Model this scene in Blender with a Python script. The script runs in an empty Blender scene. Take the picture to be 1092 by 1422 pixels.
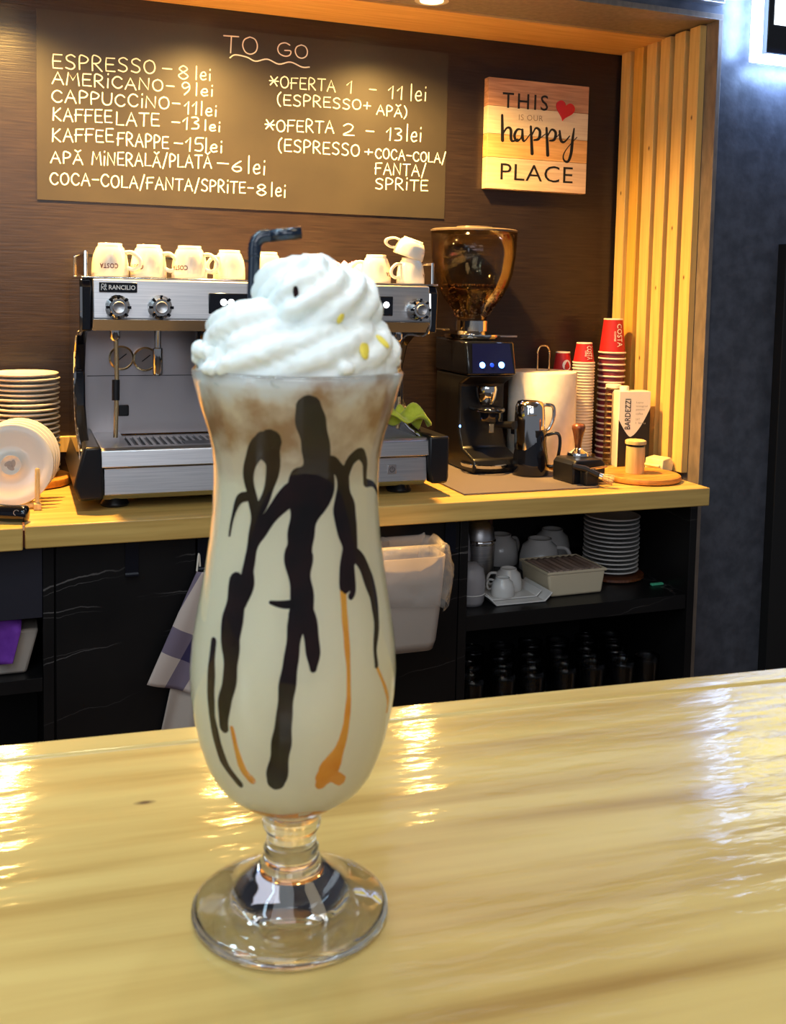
import bpy, math, random
from mathutils import Vector, Matrix
random.seed(7)
S = bpy.context.scene
COL = S.collection
PI = math.pi

# ------------------------------------------------------------------ camera
F, YAW, PITCH, ROLL, PCX, PCY = 1427.0, 0.3560, 0.0758, 0.0218, 546.0, 509.7
cd = bpy.data.cameras.new('camera'); cam = bpy.data.objects.new('camera', cd); COL.objects.link(cam)
w = Vector((math.sin(YAW)*math.cos(PITCH), math.cos(YAW)*math.cos(PITCH), -math.sin(PITCH)))
r = Vector((math.cos(YAW), -math.sin(YAW), 0)); u = r.cross(w)
R2 = r*math.cos(ROLL)+u*math.sin(ROLL); U2 = -r*math.sin(ROLL)+u*math.cos(ROLL)
m = Matrix((R2, U2, -w)).transposed().to_4x4(); m.translation = Vector((0, -2.8, 1.31))
cam.matrix_world = m
cd.sensor_fit = 'VERTICAL'; cd.sensor_height = 24.0; cd.sensor_width = 18.0
cd.lens = 24.0*F/1422.0; cd.shift_x = 0.0; cd.shift_y = -(711.0-PCY)/1422.0
cd.clip_start = 0.02; cd.clip_end = 30
cd.dof.use_dof = True; cd.dof.focus_distance = 2.3; cd.dof.aperture_fstop = 26.0
S.camera = cam

# ------------------------------------------------------------------ view, world, light
S.view_settings.view_transform = 'Standard'; S.view_settings.look = 'None'
S.view_settings.gamma = 1.0; S.view_settings.use_curve_mapping = False
S.view_settings.exposure = 0.0
S.cycles.use_denoising = True
S.cycles.max_bounces = 14; S.cycles.transmission_bounces = 12; S.cycles.transparent_max_bounces = 12
S.cycles.glossy_bounces = 6; S.cycles.sample_clamp_indirect = 6.0
wd = bpy.data.worlds.new('world'); S.world = wd; wd.use_nodes = True
wd.node_tree.nodes['Background'].inputs[0].default_value = (0.80, 0.86, 1.0, 1)
wd.node_tree.nodes['Background'].inputs[1].default_value = 0.17

def area(name, loc, target, size, power, color, sy=None):
    l = bpy.data.lights.new(name, 'AREA'); l.energy = power; l.color = color; l.size = size
    if sy: l.shape = 'RECTANGLE'; l.size_y = sy
    o = bpy.data.objects.new(name, l); COL.objects.link(o); o.location = loc
    o.rotation_euler = (Vector(target)-Vector(loc)).to_track_quat('-Z', 'Y').to_euler()
    return o
area('room_fill_light', (-0.35, -3.05, 2.45), (-0.05, -2.5, 1.1), 0.8, 7.0, (0.84, 0.93, 1.0))
area('room_fill_light', (0.9, -2.9, 2.5), (0.6, -2.5, 1.1), 0.6, 5, (1.0, 0.84, 0.58))
area('room_fill_light', (0.4, -4.4, 2.0), (0.6, -0.5, 1.0), 1.6, 9, (0.80, 0.88, 1.0), 0.9)  # fill added so the machine's steel front has something bright to reflect
area('edge_highlight_strip', (-1.0, -2.95, 1.65), (.08, -2.476, 1.2), .25, 2.6, (.78, .90, 1.0), .8)  # unseen strip added for the highlight down the glass's left edge
area('room_fill_light', (-.35, -3.7, 1.85), (.08, -2.476, 1.2), .5, 4.0, (.92, .95, 1.0))  # fill added on the camera side to brighten the drink
for loc in ((-.60, -2.0, 2.3), (-.22, -1.6, 2.5), (.42, -2.0, 2.4), (-.75, -2.6, 2.0)):
    area('foot_glint_strip', loc, (.08, -2.476, 1.1), .07, 2.6, (.55, .80, 1.0), .6)  # out-of-view strips added to put cool patches in the glass foot
for x, y, e, c in ((-.55, -1.9, 2.0, (.55, .8, 1)), (-.25, -2.05, 1.6, (.7, .9, 1)), (.0, -1.75, 1.6, (1, .80, .45)), (.22, -1.85, 1.6, (1, .80, .45)), (.55, -1.8, 1.6, (.8, .75, 1)), (-.45, -2.35, 1.6, (.6, .85, 1)), (.45, -2.3, 1.5, (.8, .9, 1)), (-.85, -2.2, 2.0, (.5, .8, 1))):
    area('foot_glint_spot', (x, y, 2.5), (x*.5, (y-2.5)/2, 1.0), .10, e, c)  # unseen overhead lamps added for sharp sparkle in the glass foot

# ------------------------------------------------------------------ mesh helpers
class MB:
    def __init__(s): s.v = []; s.f = []
    def add(s, vs, fs):
        n = len(s.v); s.v += [tuple(q) for q in vs]; s.f += [tuple(i+n for i in g) for g in fs]; return s
    def box(s, x0, x1, y0, y1, z0, z1):
        return s.add([(x, y, z) for z in (z0, z1) for y in (y0, y1) for x in (x0, x1)],
                     [(0, 2, 3, 1), (4, 5, 7, 6), (0, 1, 5, 4), (2, 6, 7, 3), (0, 4, 6, 2), (1, 3, 7, 5)])
    def lathe(s, prof, n=32, c=(0, 0), ry=1.0, a0=0.0):
        vs = []; fs = []; idx = []
        for (rr, z) in prof:
            if rr < 1e-6: idx.append([len(vs)]*n); vs.append((c[0], c[1], z))
            else:
                idx.append(list(range(len(vs), len(vs)+n)))
                vs += [(c[0]+rr*math.cos(a0+2*PI*i/n), c[1]+ry*rr*math.sin(a0+2*PI*i/n), z) for i in range(n)]
        for a, b in zip(idx, idx[1:]):
            for i in range(n):
                j = (i+1) % n; q = [a[i], a[j], b[j], b[i]]; o = []
                for k in q:
                    if k not in o: o.append(k)
                if len(o) > 2: fs.append(tuple(o))
        return s.add(vs, fs)
    def tube(s, pts, rad, n=10, cap=True, closed=False):
        pts = [Vector(p) for p in pts]; N = len(pts)
        rads = rad if isinstance(rad, (list, tuple)) else [rad]*N
        vs = []; fs = []; up = None
        for i, p in enumerate(pts):
            if closed: t = pts[(i+1) % N]-pts[i-1]
            else: t = pts[min(i+1, N-1)]-pts[max(i-1, 0)]
            t.normalize()
            if up is None: up = Vector((0, 0, 1)) if abs(t.z) < 0.9 else Vector((1, 0, 0))
            up = (up-t*up.dot(t)).normalized(); sd = t.cross(up)
            vs += [p+(up*math.cos(2*PI*k/n)+sd*math.sin(2*PI*k/n))*rads[i] for k in range(n)]
        for i in range(N if closed else N-1):
            a = i*n; b = ((i+1) % N)*n
            for k in range(n): fs.append((a+k, a+(k+1) % n, b+(k+1) % n, b+k))
        if cap and not closed: fs.append(tuple(range(n))[::-1]); fs.append(tuple(range((N-1)*n, N*n)))
        return s.add(vs, fs)
    def prism(s, poly, d0, d1, axis='x'):
        # poly: 2D outline; axis x -> (y,z), y -> (x,z), z -> (x,y)
        n = len(poly)
        def P(a, b, d): return (d, a, b) if axis == 'x' else ((a, d, b) if axis == 'y' else (a, b, d))
        vs = [P(a, b, d0) for a, b in poly]+[P(a, b, d1) for a, b in poly]
        fs = [tuple(range(n)), tuple(range(n, 2*n))[::-1]]+[(i, n+i, n+(i+1) % n, (i+1) % n) for i in range(n)]
        return s.add(vs, fs)
    def xf(s, M, start=0):
        s.v[start:] = [tuple(M @ Vector(q)) for q in s.v[start:]]; return s
    def build(s, name, mt, parent=None, smooth=0, bevel=0, seg=2, loc=None, solid=0):
        me = bpy.data.meshes.new(name); me.from_pydata(s.v, [], s.f)
        import bmesh
        b = bmesh.new(); b.from_mesh(me); bmesh.ops.recalc_face_normals(b, faces=b.faces[:]); b.to_mesh(me); b.free()
        me.update(); me.materials.append(mt)
        o = bpy.data.objects.new(name, me); COL.objects.link(o)
        if parent: o.parent = parent
        if loc: o.location = loc
        if smooth:
            me.polygons.foreach_set('use_smooth', [True]*len(me.polygons))
            if smooth < 3: me.set_sharp_from_angle(angle=math.radians(smooth*25 if smooth > 1 else 40))
        if solid:
            so = o.modifiers.new('solid', 'SOLIDIFY'); so.thickness = solid; so.offset = 0
        if bevel:
            bv = o.modifiers.new('bevel', 'BEVEL'); bv.width = bevel; bv.segments = seg; bv.limit_method = 'ANGLE'
            bv.angle_limit = math.radians(40); bv.harden_normals = False
            me.polygons.foreach_set('use_smooth', [True]*len(me.polygons))
            if not smooth: me.set_sharp_from_angle(angle=math.radians(35))
        return o
def RX(a): return Matrix.Rotation(a, 4, 'X')
def RY(a): return Matrix.Rotation(a, 4, 'Y')
def RZ(a): return Matrix.Rotation(a, 4, 'Z')
def T(x, y, z): return Matrix.Translation((x, y, z))
def thing(name, label, cat, loc, rz=0.0, group=None):
    o = bpy.data.objects.new(name, None); COL.objects.link(o); o.location = loc; o.rotation_euler = (0, 0, rz)
    o.empty_display_size = 0.02
    return tag(o, label, cat, group)
def tag(o, label, cat, group=None):
    o['label'] = label; o['category'] = cat
    if group: o['group'] = group
    return o
def struct(o): o['kind'] = 'structure'; return o
def dup(root, loc, rot=None, label=None, group=None):
    def cp(o, par):
        c = o.copy(); COL.objects.link(c)
        if par: c.parent = par
        for ch in list(o.children): cp(ch, c)
        return c
    c = cp(root, None); c.location = loc
    if rot is not None: c.rotation_euler = rot
    if label: c['label'] = label
    if group: c['group'] = group
    return c
def spline(pts, k=6):
    out = []; n = len(pts)
    if n < 3: return [tuple(p) for p in pts]
    for i in range(n-1):
        p0 = pts[max(i-1, 0)]; p1 = pts[i]; p2 = pts[i+1]; p3 = pts[min(i+2, n-1)]
        for j in range(k):
            t = j/k
            out.append(tuple(0.5*((2*b)+(c-a)*t+(2*a-5*b+4*c-d)*t*t+(-a+3*b-3*c+d)*t**3) for a, b, c, d in zip(p0, p1, p2, p3)))
    out.append(tuple(pts[-1])); return out

# ------------------------------------------------------------------ materials
def nd(nt, t, **kw):
    n = nt.nodes.new(t)
    for k, v in kw.items(): setattr(n, k, v)
    return n
def mat(name, col, rough=0.5, metal=0.0, coat=0.0, trans=0.0, ior=1.45, emit=None, es=0.0, sss=0.0, spec=0.5, alpha=1.0, sheen=0.0):
    mt = bpy.data.materials.new(name); mt.use_nodes = True
    b = mt.node_tree.nodes['Principled BSDF']; I = b.inputs
    I['Base Color'].default_value = (*col, 1); I['Roughness'].default_value = rough; I['Metallic'].default_value = metal
    I['Coat Weight'].default_value = coat; I['Coat Roughness'].default_value = 0.06
    I['Transmission Weight'].default_value = trans; I['IOR'].default_value = ior; I['Specular IOR Level'].default_value = spec
    I['Alpha'].default_value = alpha; I['Sheen Weight'].default_value = sheen
    if emit: I['Emission Color'].default_value = (*emit, 1); I['Emission Strength'].default_value = es
    if sss: I['Subsurface Weight'].default_value = sss; I['Subsurface Radius'].default_value = (1, .8, .6); I['Subsurface Scale'].default_value = 0.006
    return mt
def noisy(mt, c1, c2, scale=(1, 1, 1), ns=8.0, detail=6, rough=None, bump=0.0, lo=0.35, hi=0.65, dist=0.0, third=None, bdist=0.002):
    """colour = mix(c1, c2) by stretched noise in object space, optional fine relief"""
    nt = mt.node_tree; L = nt.links; b = nt.nodes['Principled BSDF']
    tc = nd(nt, 'ShaderNodeTexCoord'); mp = nd(nt, 'ShaderNodeMapping'); mp.inputs['Scale'].default_value = scale
    L.new(tc.outputs['Object'], mp.inputs['Vector'])
    n = nd(nt, 'ShaderNodeTexNoise'); n.inputs['Scale'].default_value = ns; n.inputs['Detail'].default_value = detail
    n.inputs['Distortion'].default_value = dist
    L.new(mp.outputs[0], n.inputs['Vector'])
    cr = nd(nt, 'ShaderNodeValToRGB'); cr.color_ramp.elements[0].position = lo; cr.color_ramp.elements[1].position = hi
    cr.color_ramp.elements[0].color = (*c1, 1); cr.color_ramp.elements[1].color = (*c2, 1)
    if third: e = cr.color_ramp.elements.new(third[0]); e.color = (*third[1], 1)
    L.new(n.outputs['Fac'], cr.inputs['Fac']); L.new(cr.outputs['Color'], b.inputs['Base Color'])
    if bump:
        bp = nd(nt, 'ShaderNodeBump'); bp.inputs['Strength'].default_value = bump; bp.inputs['Distance'].default_value = bdist
        L.new(n.outputs['Fac'], bp.inputs['Height']); L.new(bp.outputs[0], b.inputs['Normal'])
    mt['n'] = n.name; mt['r'] = cr.name; mt['t'] = tc.name
    return mt
def knots(mt, pts, col, rad=0.006):
    nt = mt.node_tree; L = nt.links; b = nt.nodes['Principled BSDF']; prev = nt.nodes[mt['r']].outputs['Color']
    for p in pts:
        vm = nd(nt, 'ShaderNodeVectorMath', operation='SUBTRACT'); vm.inputs[1].default_value = p[:3]
        L.new(nt.nodes[mt['t']].outputs['Object'], vm.inputs[0])
        ms = nd(nt, 'ShaderNodeVectorMath', operation='MULTIPLY'); ms.inputs[1].default_value = p[3]
        L.new(vm.outputs[0], ms.inputs[0])
        ln = nd(nt, 'ShaderNodeVectorMath', operation='LENGTH'); L.new(ms.outputs[0], ln.inputs[0])
        ad = nd(nt, 'ShaderNodeMath', operation='MULTIPLY_ADD'); L.new(nt.nodes[mt['n']].outputs['Fac'], ad.inputs[0]); ad.inputs[1].default_value = rad*0.8; L.new(ln.outputs['Value'], ad.inputs[2])
        mr = nd(nt, 'ShaderNodeMapRange'); mr.inputs['From Min'].default_value = rad*0.8; mr.inputs['From Max'].default_value = rad*1.9
        mr.inputs['To Min'].default_value = 1.0; mr.inputs['To Max'].default_value = 0.0
        L.new(ad.outputs[0], mr.inputs['Value'])
        mx = nd(nt, 'ShaderNodeMix', data_type='RGBA'); L.new(mr.outputs[0], mx.inputs['Factor']); L.new(prev, mx.inputs['A']); mx.inputs['B'].default_value = (*col, 1)
        prev = mx.outputs['Result']
    L.new(prev, b.inputs['Base Color']); return mt

M = {}
M['laminate_dark'] = noisy(mat('dark_brown_laminate', (.06, .04, .035), .30), (.012, .0078, .0075), (.026, .0175, .0155), (1.2, 1, 22), 9, 8, bump=.2, lo=.3, hi=.72)
M['chalkboard'] = noisy(mat('chalkboard_film', (.05, .045, .04), .42), (.023, .020, .018), (.030, .026, .022), (1, 1, 1), 6, 4)
M['chalk'] = mat('white_chalk_marker', (.90, .88, .80), .8)
M['taupe'] = noisy(mat('taupe_laminate', (.2, .15, .11), .35), (.17, .135, .11), (.24, .19, .15), (3, 3, 1), 20, 6)
M['pine_orange'] = noisy(mat('pine_soffit_board', (.7, .4, .1), .4), (.62, .33, .10), (.80, .50, .19), (1.5, 30, 30), 3, 5, lo=.3, hi=.7)
M['pine_slat'] = noisy(mat('pine_slat', (.8, .5, .15), .45), (.68, .35, .055), (.86, .50, .10), (22, 22, 1.2), 3, 5, lo=.3, hi=.7)
M['pine_top'] = noisy(mat('oiled_pine_worktop', (.75, .5, .18), .34), (.56, .34, .09), (.78, .52, .16), (1.3, 22, 22), 2.4, 6, lo=.3, hi=.7)
M['wood_pale'] = noisy(mat('pale_wood', (.8, .6, .35), .5), (.64, .42, .15), (.80, .58, .26), (30, 30, 2), 3, 4)
M['wood_brown'] = noisy(mat('dark_varnished_wood', (.3, .1, .04), .25, coat=.6), (.10, .025, .010), (.22, .07, .022), (20, 20, 3), 6, 4)
M['cork'] = noisy(mat('orange_wood_board', (.62, .28, .07), .45), (.48, .19, .03), (.66, .30, .06), (3, 30, 10), 3, 5)
M['blue_plaster'] = noisy(mat('dark_blue_grey_plaster', (.08, .09, .12), .38), (.058, .062, .078), (.095, .10, .125), (1, 1, 1), 26, 8, bump=.35, bdist=.004)
M['marble'] = noisy(mat('black_marble_laminate', (.01, .01, .01), .35, spec=.25), (.007, .0065, .007), (.011, .010, .010), (1, 1, 1), 5, 4)
M['black'] = mat('black_plastic', (.008, .008, .010), .32)
M['black_matte'] = mat('black_matte', (.010, .009, .009), .7)
M['black_gloss'] = mat('gloss_black_plastic', (.004, .005, .010), .12, coat=.5)
M['steel'] = noisy(mat('brushed_steel', (.55, .54, .55), .36, 1.0), (.50, .49, .50), (.62, .60, .60), (1, 1, 60), 8, 3)
M['steel_dull'] = mat('dull_steel_sheet', (.50, .46, .47), .36, .9)
M['chrome'] = mat('chrome', (.80, .79, .77), .08, 1.0)
M['brass'] = mat('warm_wire', (.85, .62, .33), .2, 1.0)
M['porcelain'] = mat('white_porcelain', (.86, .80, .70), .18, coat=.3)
M['porcelain_shaded'] = mat('shaded_white_china', (.66, .64, .62), .2, coat=.3)  # white china with the dim shelf's shade put into its colour
M['cup_print'] = mat('dark_red_cup_print', (.10, .012, .015), .4)
M['grey_print'] = mat('grey_plate_print', (.42, .36, .31), .4)
M['white_print'] = mat('white_print', (.88, .86, .84), .5)
M['black_print'] = mat('black_print', (.012, .010, .010), .5)
M['red'] = mat('glossy_red', (.62, .015, .02), .25, coat=.5)
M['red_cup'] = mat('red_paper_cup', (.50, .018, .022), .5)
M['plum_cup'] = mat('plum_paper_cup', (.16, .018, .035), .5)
M['paper_rim'] = mat('white_paper_rim', (.85, .78, .66), .6)
M['tan_cup'] = mat('tan_paper_cup', (.62, .50, .36), .6)
M['glass'] = mat('clear_glass', (1, 1, 1), .0, trans=1.0, ior=1.45)
M['clear_plastic'] = mat('clear_plastic', (.96, .93, .88), .05, trans=1.0, ior=1.08)
M['bean'] = noisy(mat('coffee_beans', (.06, .02, .008), .3), (.012, .005, .003), (.07, .025, .009), (1, 1, 1), 60, 3)
M['paper'] = noisy(mat('white_kitchen_paper', (.84, .78, .68), .85), (.80, .74, .64), (.86, .80, .71), (1, 1, 1), 40, 5, bump=.5)
M['cloth_yellow'] = noisy(mat('yellow_green_microfibre', (.55, .62, .03), .9, sheen=.3), (.50, .56, .02), (.66, .70, .06), (1, 1, 1), 60, 4)
M['cloth_pink'] = mat('pink_cloth', (.60, .20, .42), .9)
M['purple'] = noisy(mat('purple_fabric', (.16, .03, .36), .8), (.13, .02, .30), (.22, .05, .46), (1, 1, 1), 20, 4)
M['tub'] = mat('milky_plastic', (.40, .34, .29), .4, sss=.1)
M['bag'] = noisy(mat('crinkled_clear_bag', (.9, .85, .8), .12, alpha=.17), (.52, .46, .40), (.72, .66, .60), (1, 1, 1), 22, 5, bump=.8, bdist=.01)
M['cream_tub'] = mat('pale_food_tub', (.62, .52, .36), .4)
M['film'] = noisy(mat('wrinkled_film_lid', (.30, .20, .16), .3), (.22, .15, .12), (.42, .30, .25), (30, 2, 2), 4, 4, bump=.6)
M['mat'] = mat('grey_rubber_mat', (.16, .13, .12), .8)
M['sponge'] = noisy(mat('pale_yellow_wrapper', (.80, .72, .42), .6), (.74, .64, .36), (.86, .80, .52), (1, 1, 1), 30, 3)
M['carton_white'] = mat('white_carton', (.84, .80, .72), .4)
M['bristle'] = noisy(mat('blond_bristles', (.75, .5, .22), .8), (.55, .33, .12), (.85, .62, .32), (60, 60, 4), 6, 3)
M['dark_glass'] = mat('dusky_glass', (.75, .78, .80), .02, trans=1.0, ior=1.45)
M['grey_shell'] = mat('grey_plastic', (.30, .30, .31), .45)
M['green_tag'] = mat('green_tag', (.08, .50, .28), .5)
M['led_white'] = mat('lit_button_white', (.9, .9, 1), .4, emit=(1, 1, 1), es=6)
M['led_blue'] = mat('lit_button_blue', (.1, .3, 1), .4, emit=(.12, .35, 1.0), es=9)
M['led_blue_dim'] = mat('dim_blue_led', (.0, .05, .6), .4, emit=(.02, .05, .8), es=1.5)
M['led_core'] = mat('lit_button_pale_blue', (.6, .8, 1), .4, emit=(.45, .75, 1.0), es=10)
M['lamp_emit'] = mat('warm_lamp_face', (1, .8, .5), .4, emit=(1, .72, .32), es=30)
M['sign_white'] = mat('lit_sign_white', (1, 1, 1), .4, emit=(.80, .90, 1.0), es=5.0)
M['sign_halo'] = mat('lit_acrylic_edge', (1, 1, 1), .4, emit=(.42, .60, 1.0), es=8.0)
M['sign_yellow'] = mat('lit_sign_yellow', (1, .9, .1), .4, emit=(1.0, .85, .06), es=4.0)
M['panel_lit'] = mat('lit_menu_panel', (.7, .7, .75), .4, emit=(.75, .78, .95), es=.55)
M['floor'] = noisy(mat('dark_floor', (.05, .045, .04), .5), (.035, .03, .028), (.06, .05, .045), (1, 1, 1), 5, 5)
M['straw'] = mat('dark_straw', (.006, .014, .028), .22, coat=.4)
M['choc'] = noisy(mat('chocolate_sauce', (.02, .004, .004), .6, spec=.1), (.004, .002, .003), (.018, .005, .005), (1, 1, 1), 60, 3)
M['caramel'] = noisy(mat('caramel_sauce', (.85, .30, .02), .2), (.80, .26, .015), (.90, .42, .05), (1, 1, 1), 60, 3)

# stainless front with marble veins for the black cabinet
def add_veins(mt):
    nt = mt.node_tree; L = nt.links; b = nt.nodes['Principled BSDF']; prev = nt.nodes[mt['r']].outputs['Color']
    ge = nd(nt, 'ShaderNodeNewGeometry'); sp = nd(nt, 'ShaderNodeSeparateXYZ'); L.new(ge.outputs['Position'], sp.inputs[0])
    def mth(op, a, b_, c_=None):
        n = nd(nt, 'ShaderNodeMath', operation=op)
        for i, q in enumerate((a, b_, c_)):
            if q is None: continue
            if isinstance(q, (int, float)): n.inputs[i].default_value = q
            else: L.new(q, n.inputs[i])
        return n.outputs[0]
    ns = nd(nt, 'ShaderNodeTexNoise'); ns.inputs['Scale'].default_value = 9; ns.inputs['Detail'].default_value = 6; L.new(ge.outputs['Position'], ns.inputs['Vector'])
    mk = nd(nt, 'ShaderNodeTexNoise'); mk.inputs['Scale'].default_value = 5; mk.inputs['Detail'].default_value = 2; L.new(ge.outputs['Position'], mk.inputs['Vector'])
    msk = nd(nt, 'ShaderNodeMapRange'); msk.inputs['From Min'].default_value = .40; msk.inputs['From Max'].default_value = .58; L.new(mk.outputs['Fac'], msk.inputs['Value'])
    for c_, sl, wd_, st in ((.659, .16, .0022, .8), (.648, .15, .0010, .5), (.611, .06, .0020, .8), (.596, .09, .0010, .5), (.490, .18, .0013, .7), (.505, .10, .0009, .4), (.36, .20, .0010, .4), (.245, .16, .0012, .4)):
        line = mth('MULTIPLY_ADD', sp.outputs['X'], -sl, sp.outputs['Z']); line = mth('SUBTRACT', line, c_)
        line = mth('MULTIPLY_ADD', ns.outputs['Fac'], .045, line); line = mth('SUBTRACT', line, .0225)
        ab = mth('ABSOLUTE', line, None)
        mr = nd(nt, 'ShaderNodeMapRange'); mr.inputs['From Max'].default_value = wd_; mr.inputs['To Min'].default_value = st; mr.inputs['To Max'].default_value = 0; L.new(ab, mr.inputs['Value'])
        f = mth('MULTIPLY', mr.outputs[0], msk.outputs[0])
        mx = nd(nt, 'ShaderNodeMix', data_type='RGBA'); L.new(f, mx.inputs['Factor']); L.new(prev, mx.inputs['A']); mx.inputs['B'].default_value = (.17, .155, .15, 1)
        prev = mx.outputs['Result']
    L.new(prev, b.inputs['Base Color'])
add_veins(M['marble'])

# front bar: satin-lacquered pine with long grain, gentle waviness in the lacquer
def bar_material():
    mt = mat('lacquered_pine_bar', (.6, .45, .2), .38, coat=.8, spec=.3)
    nt = mt.node_tree; L = nt.links; b = nt.nodes['Principled BSDF']
    tc = nd(nt, 'ShaderNodeTexCoord'); mp = nd(nt, 'ShaderNodeMapping'); mp.inputs['Scale'].default_value = (1.0, 17, 17)
    L.new(tc.outputs['Object'], mp.inputs['Vector'])
    n = nd(nt, 'ShaderNodeTexNoise'); n.inputs['Scale'].default_value = 3.2; n.inputs['Detail'].default_value = 7; n.inputs['Distortion'].default_value = .25
    L.new(mp.outputs[0], n.inputs['Vector'])
    cr = nd(nt, 'ShaderNodeValToRGB'); e = cr.color_ramp.elements
    e[0].position = .26; e[0].color = (.31, .175, .040, 1); e[1].position = .74; e[1].color = (.60, .44, .15, 1)
    k = e.new(.43); k.color = (.47, .315, .095, 1); k = e.new(.55); k.color = (.54, .38, .125, 1)
    L.new(n.outputs['Fac'], cr.inputs['Fac'])
    mt['r'] = cr.name; mt['n'] = n.name; mt['t'] = tc.name
    L.new(cr.outputs['Color'], b.inputs['Base Color'])
    n2 = nd(nt, 'ShaderNodeTexNoise'); n2.inputs['Scale'].default_value = 22; n2.inputs['Detail'].default_value = 4
    mp2 = nd(nt, 'ShaderNodeMapping'); mp2.inputs['Scale'].default_value = (.8, 3.2, 1); L.new(tc.outputs['Object'], mp2.inputs['Vector']); L.new(mp2.outputs[0], n2.inputs['Vector'])
    bp = nd(nt, 'ShaderNodeBump'); bp.inputs['Strength'].default_value = .34; bp.inputs['Distance'].default_value = .002
    L.new(n2.outputs['Fac'], bp.inputs['Height']); L.new(bp.outputs[0], b.inputs['Coat Normal'])
    b.inputs['Coat Roughness'].default_value = .085
    return mt
M['bar'] = bar_material()
knots(M['bar'], [(.0545, -.071, .0, (1, 2.4, 1))], (.07, .035, .02), .0035)

# milkshake: pale cream, tan foam in its upper part (a different layer of the drink)
def shake_material():
    mt = mat('milkshake', (.8, .7, .45), .45, sss=.15)
    nt = mt.node_tree; L = nt.links; b = nt.nodes['Principled BSDF']
    tc = nd(nt, 'ShaderNodeTexCoord'); n = nd(nt, 'ShaderNodeTexNoise'); n.inputs['Scale'].default_value = 75; n.inputs['Detail'].default_value = 5
    L.new(tc.outputs['Object'], n.inputs['Vector'])
    cr = nd(nt, 'ShaderNodeValToRGB'); e = cr.color_ramp.elements
    e[0].position = .36; e[0].color = (.44, .25, .11, 1); e[1].position = .60; e[1].color = (.78, .66, .46, 1)
    L.new(n.outputs['Fac'], cr.inputs['Fac'])
    sp = nd(nt, 'ShaderNodeSeparateXYZ'); L.new(tc.outputs['Object'], sp.inputs[0])
    ad = nd(nt, 'ShaderNodeMath', operation='MULTIPLY_ADD'); L.new(n.outputs['Fac'], ad.inputs[0]); ad.inputs[1].default_value = .022; L.new(sp.outputs['Z'], ad.inputs[2])
    m1 = nd(nt, 'ShaderNodeMapRange'); m1.inputs['From Min'].default_value = .160; m1.inputs['From Max'].default_value = .168
    L.new(ad.outputs[0], m1.inputs['Value'])
    m2 = nd(nt, 'ShaderNodeMapRange'); m2.inputs['From Min'].default_value = .187; m2.inputs['From Max'].default_value = .193
    L.new(ad.outputs[0], m2.inputs['Value'])
    a = nd(nt, 'ShaderNodeMix', data_type='RGBA'); L.new(m1.outputs[0], a.inputs['Factor']); a.inputs['A'].default_value = (.90, .84, .61, 1); L.new(cr.outputs['Color'], a.inputs['B'])
    c = nd(nt, 'ShaderNodeMix', data_type='RGBA'); L.new(m2.outputs[0], c.inputs['Factor']); L.new(a.outputs['Result'], c.inputs['A']); c.inputs['B'].default_value = (.83, .84, .78, 1)
    L.new(c.outputs['Result'], b.inputs['Base Color']); return mt
M['shake'] = shake_material()
M['cream'] = noisy(mat('whipped_cream', (.88, .9, .87), .4, sss=.25), (.78, .84, .82), (.84, .87, .83), (1, 1, 1), 60, 4, bump=.25)

def thin_shell(name, tint, gloss=.12, edge=(.70, .55, .34), k=.25):
    mt = bpy.data.materials.new(name); mt.use_nodes = True; nt = mt.node_tree; L = nt.links
    out = nt.nodes['Material Output']; nt.nodes.remove(nt.nodes['Principled BSDF'])
    lw = nd(nt, 'ShaderNodeLayerWeight'); lw.inputs['Blend'].default_value = k
    cm = nd(nt, 'ShaderNodeMix', data_type='RGBA'); L.new(lw.outputs['Facing'], cm.inputs['Factor']); cm.inputs['A'].default_value = (*tint, 1); cm.inputs['B'].default_value = (*edge, 1)
    tr = nd(nt, 'ShaderNodeBsdfTransparent'); L.new(cm.outputs['Result'], tr.inputs['Color'])
    gl = nd(nt, 'ShaderNodeBsdfGlossy'); gl.inputs['Roughness'].default_value = .06
    fr = nd(nt, 'ShaderNodeFresnel'); fr.inputs['IOR'].default_value = 1.35
    mr = nd(nt, 'ShaderNodeMath', operation='MULTIPLY_ADD'); L.new(fr.outputs[0], mr.inputs[0]); mr.inputs[1].default_value = .45; mr.inputs[2].default_value = gloss*.1
    mx = nd(nt, 'ShaderNodeMixShader'); L.new(mr.outputs[0], mx.inputs['Fac']); L.new(tr.outputs[0], mx.inputs[1]); L.new(gl.outputs[0], mx.inputs[2])
    L.new(mx.outputs[0], out.inputs['Surface']); return mt
M['hopper'] = thin_shell('smoky_hopper_plastic', (.97, .93, .84))
M['clear_plastic'] = thin_shell('clear_plastic_shell', (.93, .91, .86))
M['dark_glass'] = thin_shell('dusky_glass_shell', (.80, .82, .85), edge=(.30, .32, .36))

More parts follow.
